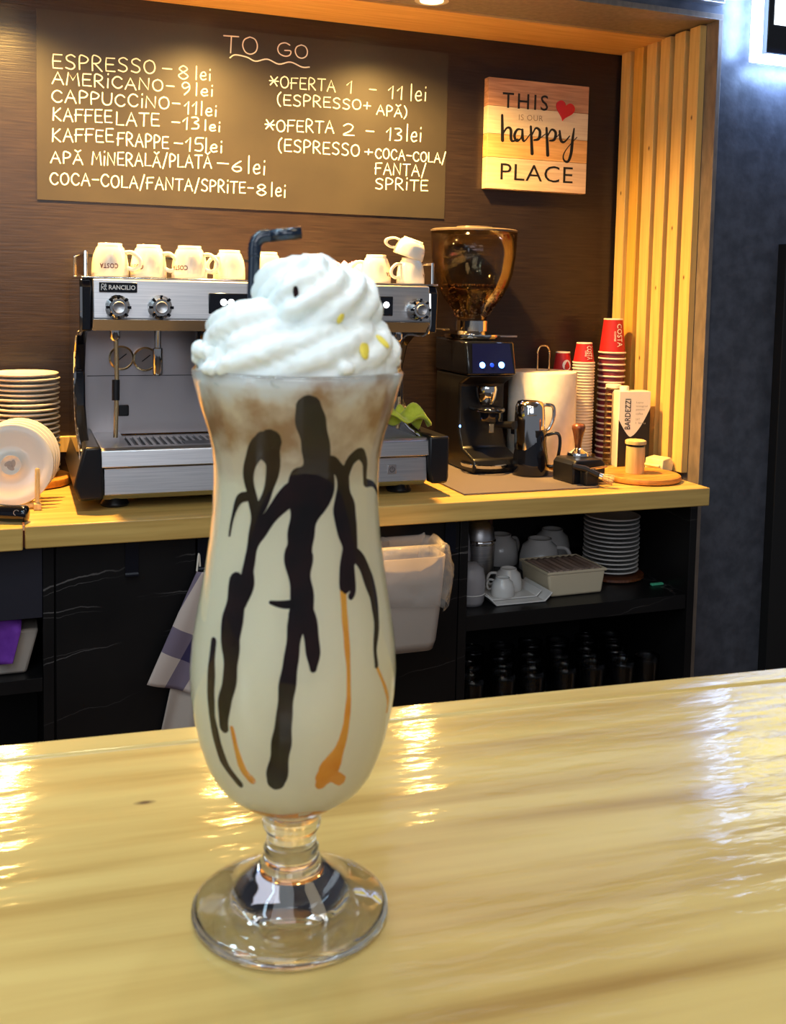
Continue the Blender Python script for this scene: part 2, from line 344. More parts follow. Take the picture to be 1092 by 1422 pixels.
# dish towel plaid (woven colour)
def plaid():
    mt = mat('plaid_cotton', (.6, .55, .5), .9)
    nt = mt.node_tree; L = nt.links; b = nt.nodes['Principled BSDF']
    tc = nd(nt, 'ShaderNodeTexCoord'); mp = nd(nt, 'ShaderNodeMapping'); mp.inputs['Rotation'].default_value = (0, -.55, 0)
    L.new(tc.outputs['Object'], mp.inputs['Vector']); sp = nd(nt, 'ShaderNodeSeparateXYZ'); L.new(mp.outputs[0], sp.inputs[0])
    outs = []
    for ax, per, off in (('X', .105, .07), ('Z', .24, .23)):
        ad = nd(nt, 'ShaderNodeMath', operation='ADD'); L.new(sp.outputs[ax], ad.inputs[0]); ad.inputs[1].default_value = 5+off
        mo = nd(nt, 'ShaderNodeMath', operation='MODULO'); L.new(ad.outputs[0], mo.inputs[0]); mo.inputs[1].default_value = per
        gt = nd(nt, 'ShaderNodeMath', operation='LESS_THAN'); L.new(mo.outputs[0], gt.inputs[0]); gt.inputs[1].default_value = per*(.42 if ax == 'X' else .24)
        outs.append(gt)
    sm = nd(nt, 'ShaderNodeMath', operation='ADD'); L.new(outs[0].outputs[0], sm.inputs[0]); L.new(outs[1].outputs[0], sm.inputs[1])
    hf = nd(nt, 'ShaderNodeMath', operation='MULTIPLY'); L.new(sm.outputs[0], hf.inputs[0]); hf.inputs[1].default_value = .5
    cr = nd(nt, 'ShaderNodeValToRGB'); cr.color_ramp.interpolation = 'CONSTANT'; e = cr.color_ramp.elements
    e[0].position = 0; e[0].color = (.62, .52, .46, 1); e[1].position = .9; e[1].color = (.045, .035, .10, 1)
    k = e.new(.4); k.color = (.20, .16, .22, 1)
    L.new(hf.outputs[0], cr.inputs['Fac']); L.new(cr.outputs['Color'], b.inputs['Base Color']); return mt
M['plaid'] = plaid()

# ------------------------------------------------------------------ lettering
_tc = {}
def text_geo(body, size=1.0, bold=0.0, space=1.0):
    key = (body, bold, space)
    if key not in _tc:
        c = bpy.data.curves.new('t', 'FONT'); c.body = body; c.size = 1.0; c.offset = bold; c.space_character = space; c.resolution_u = 3
        o = bpy.data.objects.new('t', c); COL.objects.link(o)
        dg = bpy.context.evaluated_depsgraph_get(); me = o.evaluated_get(dg).to_mesh()
        vs = [tuple(v.co) for v in me.vertices]; fs = [tuple(p.vertices) for p in me.polygons]
        o.evaluated_get(dg).to_mesh_clear(); bpy.data.objects.remove(o); bpy.data.curves.remove(c)
        _tc[key] = (vs, fs)
    vs, fs = _tc[key]
    x0 = min(v[0] for v in vs); x1 = max(v[0] for v in vs); y0 = min(v[1] for v in vs); y1 = max(v[1] for v in vs)
    return [((v[0]-x0), (v[1]-y0)) for v in vs], fs, x1-x0, y1-y0
def text_in(mb, body, fn, bold=0.0, space=1.0):
    """map unit-square lettering through fn(u, v) -> xyz"""
    vs, fs, W, H = text_geo(body, 1.0, bold, space)
    mb.add([fn(x/W, y/H) for x, y in vs], fs); return mb
def text_aspect(body, bold=0.0, space=1.0):
    _, _, W, H = text_geo(body, 1.0, bold, space); return W/H
G = {  # hand-drawn stroke letters: width, strokes
 'A': (.75, [[(0, 0), (.36, 1), (.74, 0)], [(.15, .38), (.62, .38)]]),
 'C': (.72, [[(.68, .82), (.5, .98), (.25, .95), (.05, .65), (.06, .3), (.3, .02), (.55, .03), (.7, .2)]]),
 'E': (.6, [[(.58, .98), (.06, .96), (.03, .5), (.05, .02), (.6, .03)], [(.04, .5), (.5, .52)]]),
 'F': (.6, [[(.62, .98), (.05, .95), (.03, 0)], [(-.05, .5), (.5, .54)]]),
 'G': (.8, [[(.7, .85), (.45, .98), (.15, .85), (.02, .5), (.12, .15), (.42, 0), (.7, .1), (.76, .42), (.42, .42)]]),
 'I': (.16, [[(.1, .72), (.08, 0)], [(.1, 1.06), (.11, 1.12)]]),
 'K': (.66, [[(.06, 1), (.03, 0)], [(.6, 1), (.06, .48), (.64, 0)]]),
 'L': (.55, [[(.05, 1), (.03, .03), (.55, .05)]]),
 'M': (.85, [[(0, 0), (.12, 1), (.42, .4), (.72, 1), (.84, 0)]]),
 'N': (.75, [[(.02, 0), (.06, 1), (.66, .03), (.7, 1)]]),
 'O': (.75, [[(.36, .98), (.1, .8), (.02, .45), (.15, .1), (.4, .0), (.65, .18), (.72, .55), (.6, .88), (.36, .98)]]),
 'P': (.6, [[(.05, 0), (.06, .98), (.4, .98), (.58, .78), (.42, .52), (.06, .45)]]),
 'R': (.65, [[(.05, 0), (.06, .98), (.4, .98), (.56, .78), (.4, .54), (.06, .48)], [(.2, .48), (.64, 0)]]),
 'S': (.62, [[(.58, .88), (.35, 1), (.08, .85), (.12, .6), (.48, .42), (.56, .18), (.35, .0), (.03, .08)]]),
 'T': (.68, [[(0, .97), (.7, 1)], [(.36, .98), (.33, 0)]]),
 'U': (.7, [[(.03, 1), (.03, .3), (.25, .0), (.55, .08), (.66, .4), (.68, 1)]]),
 'Ă': (.75, [[(0, 0), (.36, .9), (.74, 0)], [(.15, .35), (.62, .35)], [(.15, 1.18), (.36, 1.03), (.58, 1.2)]]),
 '(': (.3, [[(.28, 1.12), (.05, .75), (.05, .2), (.25, -.15)]]), ')': (.3, [[(.02, 1.1), (.25, .7), (.22, .2), (.02, -.15)]]),
 '+': (.6, [[(.03, .45), (.6, .47)], [(.32, .8), (.3, .15)]]), '-': (.6, [[(.05, .5), (.58, .5)]]),
 '*': (.75, [[(.05, .2), (.68, .9)], [(.08, .92), (.65, .15)], [(-.02, .55), (.76, .55)]]),
 '/': (.45, [[(.42, 1.12), (.02, -.15)]]),
 '1': (.4, [[(.02, .65), (.32, 1.02), (.28, 0)]]),
 '2': (.62, [[(.05, .8), (.3, 1.0), (.55, .8), (.4, .4), (.03, .03), (.62, .05)]]),
 '3': (.55, [[(.05, .95), (.4, .98), (.5, .75), (.22, .54), (.52, .38), (.45, .08), (.05, .02)]]),
 '5': (.6, [[(.6, 1), (.14, .97), (.08, .55), (.42, .58), (.56, .3), (.4, .03), (.05, .05)]]),
 '6': (.6, [[(.5, 1), (.15, .6), (.03, .25), (.25, .0), (.52, .15), (.45, .45), (.1, .42)]]),
 '8': (.6, [[(.3, .52), (.08, .75), (.3, 1), (.52, .78), (.3, .52), (.04, .25), (.3, 0), (.56, .25), (.3, .52)]]),
 '9': (.6, [[(.52, .7), (.2, .5), (.04, .75), (.25, 1), (.52, .85), (.52, .4), (.2, -.02)]]),
 'l': (.18, [[(.1, 1.0), (.08, 0)]]),
 'e': (.5, [[(.05, .28), (.45, .32), (.38, .56), (.15, .5), (.04, .22), (.2, 0), (.48, .08)]]),
 'i': (.2, [[(.1, .5), (.08, 0)], [(.1, .78), (.11, .84)]]),
}
def ribbon(mb, pts, fn, hw):
    """flat raised stroke with round ends along 2D pts; fn(a, b, h) -> xyz"""
    P = [Vector(p[:2]) for p in pts]; W = [p[2] if len(p) > 2 else hw for p in pts]
    t0 = (P[1]-P[0]).normalized(); t1 = (P[-1]-P[-2]).normalized()
    rings = []
    for k in (.98, .7, .35): rings.append((P[0]-t0*W[0]*k, t0, W[0]*math.sqrt(1-k*k)))
    for i, p in enumerate(P):
        t = (P[min(i+1, len(P)-1)]-P[max(i-1, 0)])
        t = t.normalized() if t.length > 1e-9 else t0
        rings.append((p, t, W[i]))
    for k in (.35, .7, .98): rings.append((P[-1]+t1*W[-1]*k, t1, W[-1]*math.sqrt(1-k*k)))
    vs = []; fs = []
    for p, t, wd_ in rings:
        n = Vector((-t.y, t.x))
        for a, h in ((-1, 0), (-.6, .8), (0, 1), (.6, .8), (1, 0)): q = p+n*a*wd_; vs.append(fn(q.x, q.y, h))
    for i in range(len(rings)-1):
        for k in range(4): a = i*5+k; fs.append((a, a+1, a+6, a+5))
    return mb.add(vs, fs)

def wb(mb, name, mt, parent=None, **k):
    """build from world coordinates under an unrotated parent chain"""
    off = Vector((0, 0, 0)); p = parent
    while p: off += p.location; p = p.parent
    mb.xf(T(-off.x, -off.y, -off.z)); return mb.build(name, mt, parent, **k)
def B(x0, x1, y0, y1, z0, z1): return MB().box(x0, x1, y0, y1, z0, z1)

# ================================================================== SETTING
struct(B(-3, 3.2, -4.6, .2, -.05, 0).build('floor', M['floor']))
struct(B(-2.0, 1.786, 0, .08, 0, 2.9).build('wall_back', M['laminate_dark']))
struct(B(1.7995, 3.2, -.44, -.34, 0, 2.9).build('wall_right', M['blue_plaster']))
struct(B(-3, 3.2, -4.6, .2, 2.9, 2.95).build('ceiling', M['taupe']))
jamb = struct(B(1.786, 1.7995, -.452, .0, 0, 2.05).build('trim_1', M['taupe'], bevel=.001))
def knotty(c): return knots(noisy(mat('pine_slat_knotty', (.8, .5, .15), .45), (.70, .42, .12), (.90, .60, .21), (22, 22, 1.2), 3, 5, lo=.3, hi=.7), c, (.14, .05, .015), .0035)
slat_ys = [-.037, -.105, -.173, -.241, -.309, -.377]
kn = [[(-.007, 0, 1.62, (1, 1, .6))], [], [(-.007, -.005, 1.74, (1, 1, .6)), (-.007, .0, 1.12, (1, 1, .6))], [(-.007, 0, 1.33, (1, 1, .6))], [(-.007, .0, 1.50, (1, 1, .6))], [(-.007, 0, 1.80, (1, 1, .6)), (-.007, .004, 1.36, (1, 1, .6))]]
for y, k in zip(slat_ys, kn):
    z0 = .811 if y > -.40 else .5
    s = B(-.007, .0132, -.0235, .0235, z0, 2.046).build('slat', knotty(k) if k else M['pine_slat'], jamb, bevel=.0012)
    s.location = (1.7725, y, 0); s.rotation_euler = (0, 0, random.uniform(-.03, .03))
sof = struct(B(-2, 1.7995, -.452, -.235, 2.05, 2.065).build('trim_2', M['taupe'], bevel=.001))
for i, (a, b) in enumerate(((-.235, -.118), (-.116, 0))):
    B(-2, 1.786, a, b, 2.044 + .001*i, 2.064).build('plank', M['pine_orange'], sof, bevel=.001)
struct(B(-2, 1.7995, -.445, -.43, 2.066, 2.9).build('trim_3', M['blue_plaster']))
B(-.3, .9, -.02, 0, .862, .905)
struct(B(-2, .50, -.022, 0, .868, .908).build('trim_4', M['wood_pale'], bevel=.001))
struct(B(2.03, 2.5, -.475, -.44, 0, 1.46).build('door_1', M['black_matte'], bevel=.002))

# lit menu panel above the niche and the backlit sign on the blue wall
t = thing('lit_menu_board', 'long backlit menu panel mounted above the niche soffit', 'light panel', (1.3, -.45, 2.087))
wb(B(.84, 1.786, -.475, -.446, 2.087, 2.62), 'frame', M['steel'], t, bevel=.002)
wb(B(.87, 1.765, -.478, -.4752, 2.10, 2.60), 'lit_face', M['panel_lit'], t)
t = thing('backlit_sign', 'black boxed sign with a glowing white edge on the dark blue wall', 'sign', (2.15, -.46, 1.95))
wb(B(1.898, 2.52, -.452, -.4402, 1.950, 2.44), 'glowing_back_panel', M['sign_halo'], t, bevel=.003)
wb(B(1.930, 2.50, -.474, -.4525, 1.972, 2.42), 'case', M['black_gloss'], t, bevel=.002)
wb(B(1.950, 2.48, -.4765, -.4743, 2.050, 2.13), 'lit_face', M['sign_white'], t)
wb(B(1.950, 2.48, -.4765, -.4743, 2.132, 2.27), 'yellow_lit_face', M['sign_yellow'], t)
wb(B(1.950, 2.48, -.4765, -.4743, 2.272, 2.40), 'lit_face', M['sign_white'], t)

for loc, rot, sx_, sy_, e in (((1.884, -.500, 2.19), 0, .03, .44, 3.2), ((2.15, -.500, 1.940), 0, .44, .03, 3.0)):
    l = bpy.data.lights.new('sign_strip_light', 'AREA'); l.shape = 'RECTANGLE'; l.size = sx_; l.size_y = sy_; l.energy = e; l.color = (.36, .56, 1.0)
    lo = bpy.data.objects.new('sign_strip_light', l); COL.objects.link(lo); lo.parent = t; lo.location = Vector(loc)-t.location
    d_ = Vector((-.62, 1, 0)) if sx_ < .1 else Vector((-.05, 1, -.7))
    lo.rotation_euler = d_.to_track_quat('-Z', 'Y').to_euler()
    if sx_ < .1: l.size, l.size_y = .03, .44
# three recessed spots in the soffit
for x, nm in ((-.02, 'recessed spot over the plates at the wall end of the soffit'), (.50, 'recessed warm spot above the chalk price list'), (1.012, 'recessed warm spot whose glow shows at the top of the picture')):
    t = thing('ceiling_spot', nm, 'light', (x, -.304, 2.05), 0, 'soffit spots')
    MB().lathe([(.030, -.0005), (.044, -.0005), (.044, -.004), (.036, -.006), (.030, -.004), (.030, -.0005)], 28).build('ring', M['porcelain'], t, smooth=1)
    MB().lathe([(0, -.0015), (.0295, -.0015)], 28).build('lens', M['lamp_emit'], t)
    l = bpy.data.lights.new('ceiling_spot_light', 'SPOT'); l.energy = 190; l.color = (1.0, .56, .15); l.spot_size = math.radians(150); l.spot_blend = 1.0; l.shadow_soft_size = .03
    lo = bpy.data.objects.new('ceiling_spot_light', l); COL.objects.link(lo); lo.parent = t; lo.location = (0, 0, -.012); lo.rotation_euler = (math.radians(0), 0, 0)

# ================================================================== CHALKBOARD
t = thing('chalkboard_menu', 'matt charcoal price board hand-lettered in white chalk', 'chalkboard', (.63, 0, 1.5))
wb(B(.062, 1.190, -.004, -.0002, 1.518, 1.994), 'board', M['chalkboard'], t)
CHALK = [('ESPRESSO', 0.0996, 1.8504, 0.3566, 1.8594, 0.0361), ('-', 0.3731, 1.8631, 0.3995, 1.8626, 0.0225), ('8', 0.4147, 1.8519, 0.4437, 1.8522, 0.0339), ('lei', 0.4606, 1.8537, 0.5031, 1.8552, 0.0364), ('AMERICANO-', 0.0995, 1.8105, 0.4058, 1.8164, 0.0304), ('9', 0.4248, 1.8127, 0.4478, 1.8131, 0.0317), ('lei', 0.4609, 1.812, 0.5096, 1.8138, 0.0319), ('CAPPUCCINO-', 0.0979, 1.7654, 0.4213, 1.7723, 0.0305), ('11', 0.4328, 1.7618, 0.4674, 1.7622, 0.0341), ('lei', 0.4751, 1.7613, 0.5202, 1.7625, 0.0343), ('KAFFEE', 0.1006, 1.7197, 0.246, 1.7234, 0.0328), ('LATE', 0.257, 1.719, 0.3669, 1.7242, 0.0335), ('-13', 0.3987, 1.722, 0.4715, 1.7228, 0.0318), ('lei', 0.4855, 1.7223, 0.53, 1.7232, 0.0291), ('KAFFEE', 0.099, 1.6663, 0.2497, 1.6753, 0.0336), ('FRAPPE', 0.2607, 1.6686, 0.3914, 1.6661, 0.0336), ('-15', 0.4051, 1.6647, 0.4836, 1.6661, 0.0365), ('lei', 0.4875, 1.6663, 0.536, 1.6664, 0.0369), ('APĂ', 0.0953, 1.6119, 0.1736, 1.6138, 0.0293), ('MINERALĂ/PLATĂ', 0.1966, 1.6137, 0.5058, 1.6235, 0.0334), ('-', 0.5191, 1.6243, 0.5522, 1.6248, 0.0263), ('6', 0.561, 1.6175, 0.5904, 1.6177, 0.0295), ('lei', 0.6041, 1.6154, 0.6549, 1.6152, 0.0453), ('COCA-COLA/FANTA/SPRITE-', 0.093, 1.5582, 0.6208, 1.5614, 0.0309), ('8', 0.6289, 1.5587, 0.6581, 1.5586, 0.0315), ('lei', 0.6695, 1.5576, 0.713, 1.5566, 0.0395), ('TO', 0.5359, 1.9331, 0.6292, 1.9361, 0.0457), ('GO', 0.6832, 1.9383, 0.7693, 1.938, 0.0372), ('*OFERTA', 0.6632, 1.8524, 0.8499, 1.8551, 0.0318), ('1', 0.883, 1.8552, 0.9005, 1.8551, 0.0327), ('-', 0.9491, 1.8609, 0.9711, 1.8605, 0.0197), ('11', 1.0071, 1.8509, 1.0523, 1.8502, 0.0359), ('lei', 1.0736, 1.8503, 1.1256, 1.8523, 0.0473), ('(ESPRESSO+', 0.6848, 1.8063, 0.9543, 1.8128, 0.0293), ('APĂ)', 0.9735, 1.8022, 1.0657, 1.801, 0.0276), ('*OFERTA', 0.6526, 1.7318, 0.8474, 1.7421, 0.033), ('2', 0.8736, 1.738, 0.9075, 1.7382, 0.0339), ('-', 0.9409, 1.7445, 0.9665, 1.7441, 0.0199), ('13', 1.0038, 1.7322, 1.0509, 1.7344, 0.0361), ('lei', 1.0642, 1.7353, 1.1133, 1.7354, 0.0476), ('(ESPRESSO', 0.6893, 1.6808, 0.9245, 1.6825, 0.0333), ('+', 0.9392, 1.6862, 0.9629, 1.6861, 0.0221), ('COCA-COLA/', 0.972, 1.68, 1.1894, 1.6796, 0.0278), ('FANTA/', 0.973, 1.6355, 1.1282, 1.6372, 0.0323), ('SPRITE', 0.9739, 1.5936, 1.1354, 1.5966, 0.0307)]
cf = lambda x, z, h: (x, -.0041-.0005*h, z)
rg = random.Random(3)
for body, x0, z0, x1, z1, cap in CHALK:
    mb = MB(); wid = [G[c][0] for c in body]; gap = .2; tot = sum(wid)+gap*(len(wid)-1); sx = (x1-x0)/tot; cur = 0
    if body == '-': sx = (x1-x0)/.6
    if body in ('1', '+'): sx = (x1-x0)/wid[0]
    for c, wd_ in zip(body, wid):
        bx = x0+cur*sx; bz = z0+(z1-z0)*cur/max(tot, .01)+rg.uniform(-.001, .001)
        cc = cap*rg.uniform(.94, 1.04)
        for st in G[c][1]:
            pts = [(bx+p[0]*sx, bz+p[1]*cc) for p in st]
            if len(pts) > 3 and c not in 'EFMNKL': pts = spline(pts, 4)
            ribbon(mb, pts, cf, .00165)
        cur += wd_+gap
    wb(mb, 'chalk_lettering', M['chalk'], t)
mb = MB(); ribbon(mb, spline([(0.5533, 1.9195), (0.5673, 1.9285), (0.599, 1.9255), (0.6231, 1.917), (0.6551, 1.9255), (0.6876, 1.9154), (0.7201, 1.9239), (0.7531, 1.9137), (0.7738, 1.9156)], 5), cf, .0018); wb(mb, 'chalk_underline', M['chalk'], t)

# ================================================================== WOODEN SIGN
t = thing('wooden_sign', 'square pale plank sign with black lettering and a red heart', 'sign', (1.478, 0, 1.775))
pl = [(1.612, 1.703, (.80, .60, .42), (.66, .46, .31)), (1.704, 1.771, (.86, .50, .20), (.68, .35, .12)), (1.772, 1.852, (.86, .72, .50), (.76, .60, .40)), (1.853, 1.933, (.62, .34, .20), (.42, .21, .12))]
for i, (a, b, c1_, c2_) in enumerate(pl):
    wb(B(1.309, 1.645, -.030, -.0005, a, b), 'plank', noisy(mat('sign_plank', c1_, .5), c2_, c1_, (2, 10, 30), 4, 6, dist=.6), t, bevel=.0008)
sf = lambda u, v, h=0: (u, -.0305-.0004*h, v)
def sign_text(body, x0, z0, x1, h, name, mt, bold=0, sp=1.0):
    mb = MB(); text_in(mb, body, lambda u, v: (x0+u*(x1-x0), -.0307, z0+v*h+(u*.002)), bold, sp); return wb(mb, name, mt, t)
sign_text('THIS', 1.355, 1.848, 1.506, .0455, 'lettering', M['black_print'], .004, 1.25)
sign_text('IS OUR', 1.410, 1.8165, 1.490, .0165, 'small_lettering', mat('faded_brown_print', (.30, .19, .11), .5), -.01, 1.1)
sign_text('PLACE', 1.355, 1.639, 1.598, .0485, 'lettering', M['black_print'], -.004, 1.05)
HS = [[(1.355, 1.826, .004), (1.3585, 1.754, .0055)], [(1.358, 1.771, .003), (1.3717, 1.7905, .003), (1.3845, 1.787, .0045), (1.3870, 1.757, .0045), (1.3994, 1.7554, .0022), (1.409, 1.762, .0014)],
 [(1.4209, 1.7892, .002), (1.4061, 1.7881, .0035), (1.3969, 1.77, .0045), (1.4053, 1.7558, .004), (1.4190, 1.765, .0022), (1.4225, 1.7893, .003)], [(1.4229, 1.7893, .0035), (1.4249, 1.762, .0045), (1.4320, 1.757, .0022), (1.4480, 1.777, .0014)],
 [(1.4505, 1.800, .0038), (1.4575, 1.7218, .0055)], [(1.4558, 1.777, .002), (1.4673, 1.7969, .003), (1.4810, 1.7894, .0045), (1.4784, 1.7671, .0042), (1.4620, 1.7615, .0024)],
 [(1.4780, 1.765, .0014), (1.5000, 1.782, .0014)], [(1.5033, 1.7996, .0038), (1.5103, 1.7208, .0055)], [(1.5079, 1.777, .002), (1.5206, 1.7965, .003), (1.5345, 1.7888, .0045), (1.5308, 1.7681, .0042), (1.5150, 1.7634, .0024)],
 [(1.5300, 1.766, .0014), (1.5460, 1.784, .0014)], [(1.548, 1.7941, .0035), (1.5531, 1.7679, .0048), (1.5650, 1.7630, .003), (1.5830, 1.782, .0018)],
 [(1.5973, 1.8050, .0025), (1.5930, 1.7700, .0048), (1.5895, 1.7300, .005), (1.5800, 1.7060, .004), (1.5660, 1.7090, .003), (1.5640, 1.7250, .002), (1.5780, 1.7480, .0014), (1.6080, 1.7800, .0014)]]
mb = MB()
for st in HS: ribbon(mb, spline(st, 6), sf, .004)
wb(mb, 'script_lettering', M['black_print'], t)
hp = []
for k in range(40):
    a = 2*PI*k/40; hx = 16*math.sin(a)**3/17; hz = (13*math.cos(a)-5*math.cos(2*a)-2*math.cos(3*a)-math.cos(4*a))/17
    c_, s_ = math.cos(-.22), math.sin(-.22); hp.append((1.5625+.034*(hx*c_-hz*s_), 1.8575+.034*(hx*s_+hz*c_)))
wb(MB().prism(hp, -.0345, -.0303, 'y'), 'heart', M['red'], t, bevel=.0015)

# ================================================================== BACK COUNTER AND CABINETS
t = thing('back_counter', 'long honey-coloured pine worktop carrying the coffee machine', 'counter', (.8, -.3, .76))
wb(B(.022, 1.710, -.602, -.0005, .762, .810), 'worktop_board', M['pine_top'], t, bevel=.003)
wb(B(-1.6, .018, -.612, -.0005, .762, .810), 'worktop_board', M['pine_top'], t, bevel=.003)
wb(B(.0181, .0219, -.595, -.002, .765, .800), 'joint_strip', M['wood_brown'], t)

t = thing('base_cabinet', 'black marble-veined cupboard fronts under the worktop', 'cabinet', (.55, -.3, 0))
wb(B(.082, 1.018, -.535, -.001, .08, .760), 'carcass', M['black_matte'], t)
for a, b in ((.084, .378), (.381, .698), (.701, 1.016)):
    d = wb(B(a, b, -.556, -.536, .085, .757), 'door', M['marble'], t, bevel=.001)
    hx = .240 if a < .1 else (.395 if a < .5 else .99)
    wb(MB().box(hx-.014, hx+.014, -.5625, -.5562, .680, .757).box(hx-.014, hx+.014, -.570, -.5625, .680, .684), 'handle', M['black_gloss'], d)
def open_unit(loc, x0, x1, label):
    t = thing('open_shelf_unit', label, 'shelf unit', loc)
    wb(B(x0, x0+.022, -.556, -.001, 0, .760), 'side_panel', M['marble'], t, bevel=.001)
    wb(B(x1-.022, x1, -.556, -.001, 0, .760), 'side_panel', M['marble'], t, bevel=.001)
    wb(B(x0+.023, x1-.023, -.02, -.001, .02, .760), 'back_panel', M['black_matte'], t)
    return t
t = open_unit((1.37, -.3, 0), 1.019, 1.709, 'open black shelf unit holding crockery under the worktop end')
wb(B(1.042, 1.686, -.552, -.021, .474, .513), 'shelf', M['marble'], t, bevel=.001)
wb(B(1.042, 1.686, -.552, -.021, .170, .210), 'shelf', M['marble'], t, bevel=.001)
t = open_unit((-.4, -.3, 0), -.90, .080, 'open dark bay with a purple bag under the worktop')
wb(B(-.877, .057, -.552, -.021, .44, .47), 'shelf', M['marble'], t, bevel=.001)
wb(B(-.877, .057, -.550, -.530, .60, .757), 'drawer_front', mat('dark_navy_front', (.018, .018, .028), .4), t, bevel=.001)

# front bar the drink stands on
bar = thing('bar_counter', 'glossy lacquered pine bar top filling the foreground', 'counter', (0, -2.3124, 1.099), math.atan2(-.028, .422))
MB().box(-1.4, 2.3, -.0192, 0, -.055, 0).build('edge_board', M['bar'], bar, bevel=.003, seg=2)
MB().box(-1.4, 2.3, -.62, -.0196, -.055, -.0001).build('wide_board', M['bar'], bar, bevel=.001, seg=1)

# ================================================================== THE DRINK
GX, GY, GZ = .0875, -2.476, 1.0992
t = thing('milkshake_glass', 'tall footed glass of milkshake topped with whipped cream', 'drink', (GX, GY, GZ))
bowl_o = [(.0126, .0379), (.0173, .0407), (.0240, .0462), (.0270, .0505), (.0292, .0559), (.0313, .0625), (.0328, .0701), (.0338, .0775), (.0341, .0852), (.0335, .094), (.0323, .1019), (.0309, .110), (.0296, .1179), (.0280, .129), (.0272, .1385), (.0269, .147), (.0271, .154), (.0277, .159), (.0287, .1636), (.0314, .1719), (.0336, .1805), (.0344, .1835)]
stem = [(0, .0030), (.018, .0012), (.029, .0003), (.0322, .0), (.0332, .0012), (.0330, .0026), (.0310, .0040), (.0270, .0054), (.0222, .0070), (.0192, .0092), (.0168, .0118), (.0138, .0142), (.0114, .0162), (.0100, .0182), (.0095, .0200), (.0088, .0212), (.0094, .0226), (.0086, .0240), (.0083, .0262), (.0085, .0285), (.0096, .0300), (.0100, .0318), (.0096, .0336), (.0102, .0356), (.0114, .0370)]
inner = [(.0335, .1846), (.0326, .1835), (.0315, .1800), (.0292, .1719), (.0265, .1636), (.0255, .159), (.0249, .154), (.0247, .147), (.0250, .1385), (.0258, .129), (.0274, .1179), (.0287, .110), (.0301, .1019), (.0313, .094), (.0319, .0852), (.0316, .0775), (.0306, .0701), (.0291, .0625), (.0270, .0559), (.0246, .0505), (.0214, .0462), (.0150, .0418), (.0080, .0398), (0, .0392)]
gprof = stem+bowl_o+inner
MB().lathe(gprof, 96).build('glass', M['glass'], t, smooth=3)
irev = sorted([(z, rr) for rr, z in inner])
def rin(z):
    if z <= irev[0][0]: return 0.0
    for (za, ra), (zb, rb) in zip(irev, irev[1:]):
        if z <= zb: return ra+(rb-ra)*(z-za)/(zb-za+1e-12)
    return irev[-1][1]
sp_ = [(rr+.00008 if rr > 0 else 0, z-.00008) for rr, z in reversed(inner[1:])]
MB().lathe(sp_+[(.026, .1838), (.014, .184), (0, .184)], 96).build('milkshake', M['shake'], t, smooth=3)
def drips(strokes, name, mt, add=.0, wk=1.0):
    mb = MB()
    for st in strokes:
        pts = spline([(th*.03, z, w_) for th, z, w_ in st], 6)
        pts = [(a, b, max(.0005, c*wk*(1+.09*math.sin(b*310+a*200)+.05*math.sin(b*700+1)))) for a, b, c in pts]
        def fn(a, z, h):
            th = a/.03; R_ = rin(z)+.00018+.00022*h+add
            return (R_*math.sin(th), -R_*math.cos(th), z)
        ribbon(mb, pts, fn, .002)
    return mb.build(name, mt, t, smooth=3)
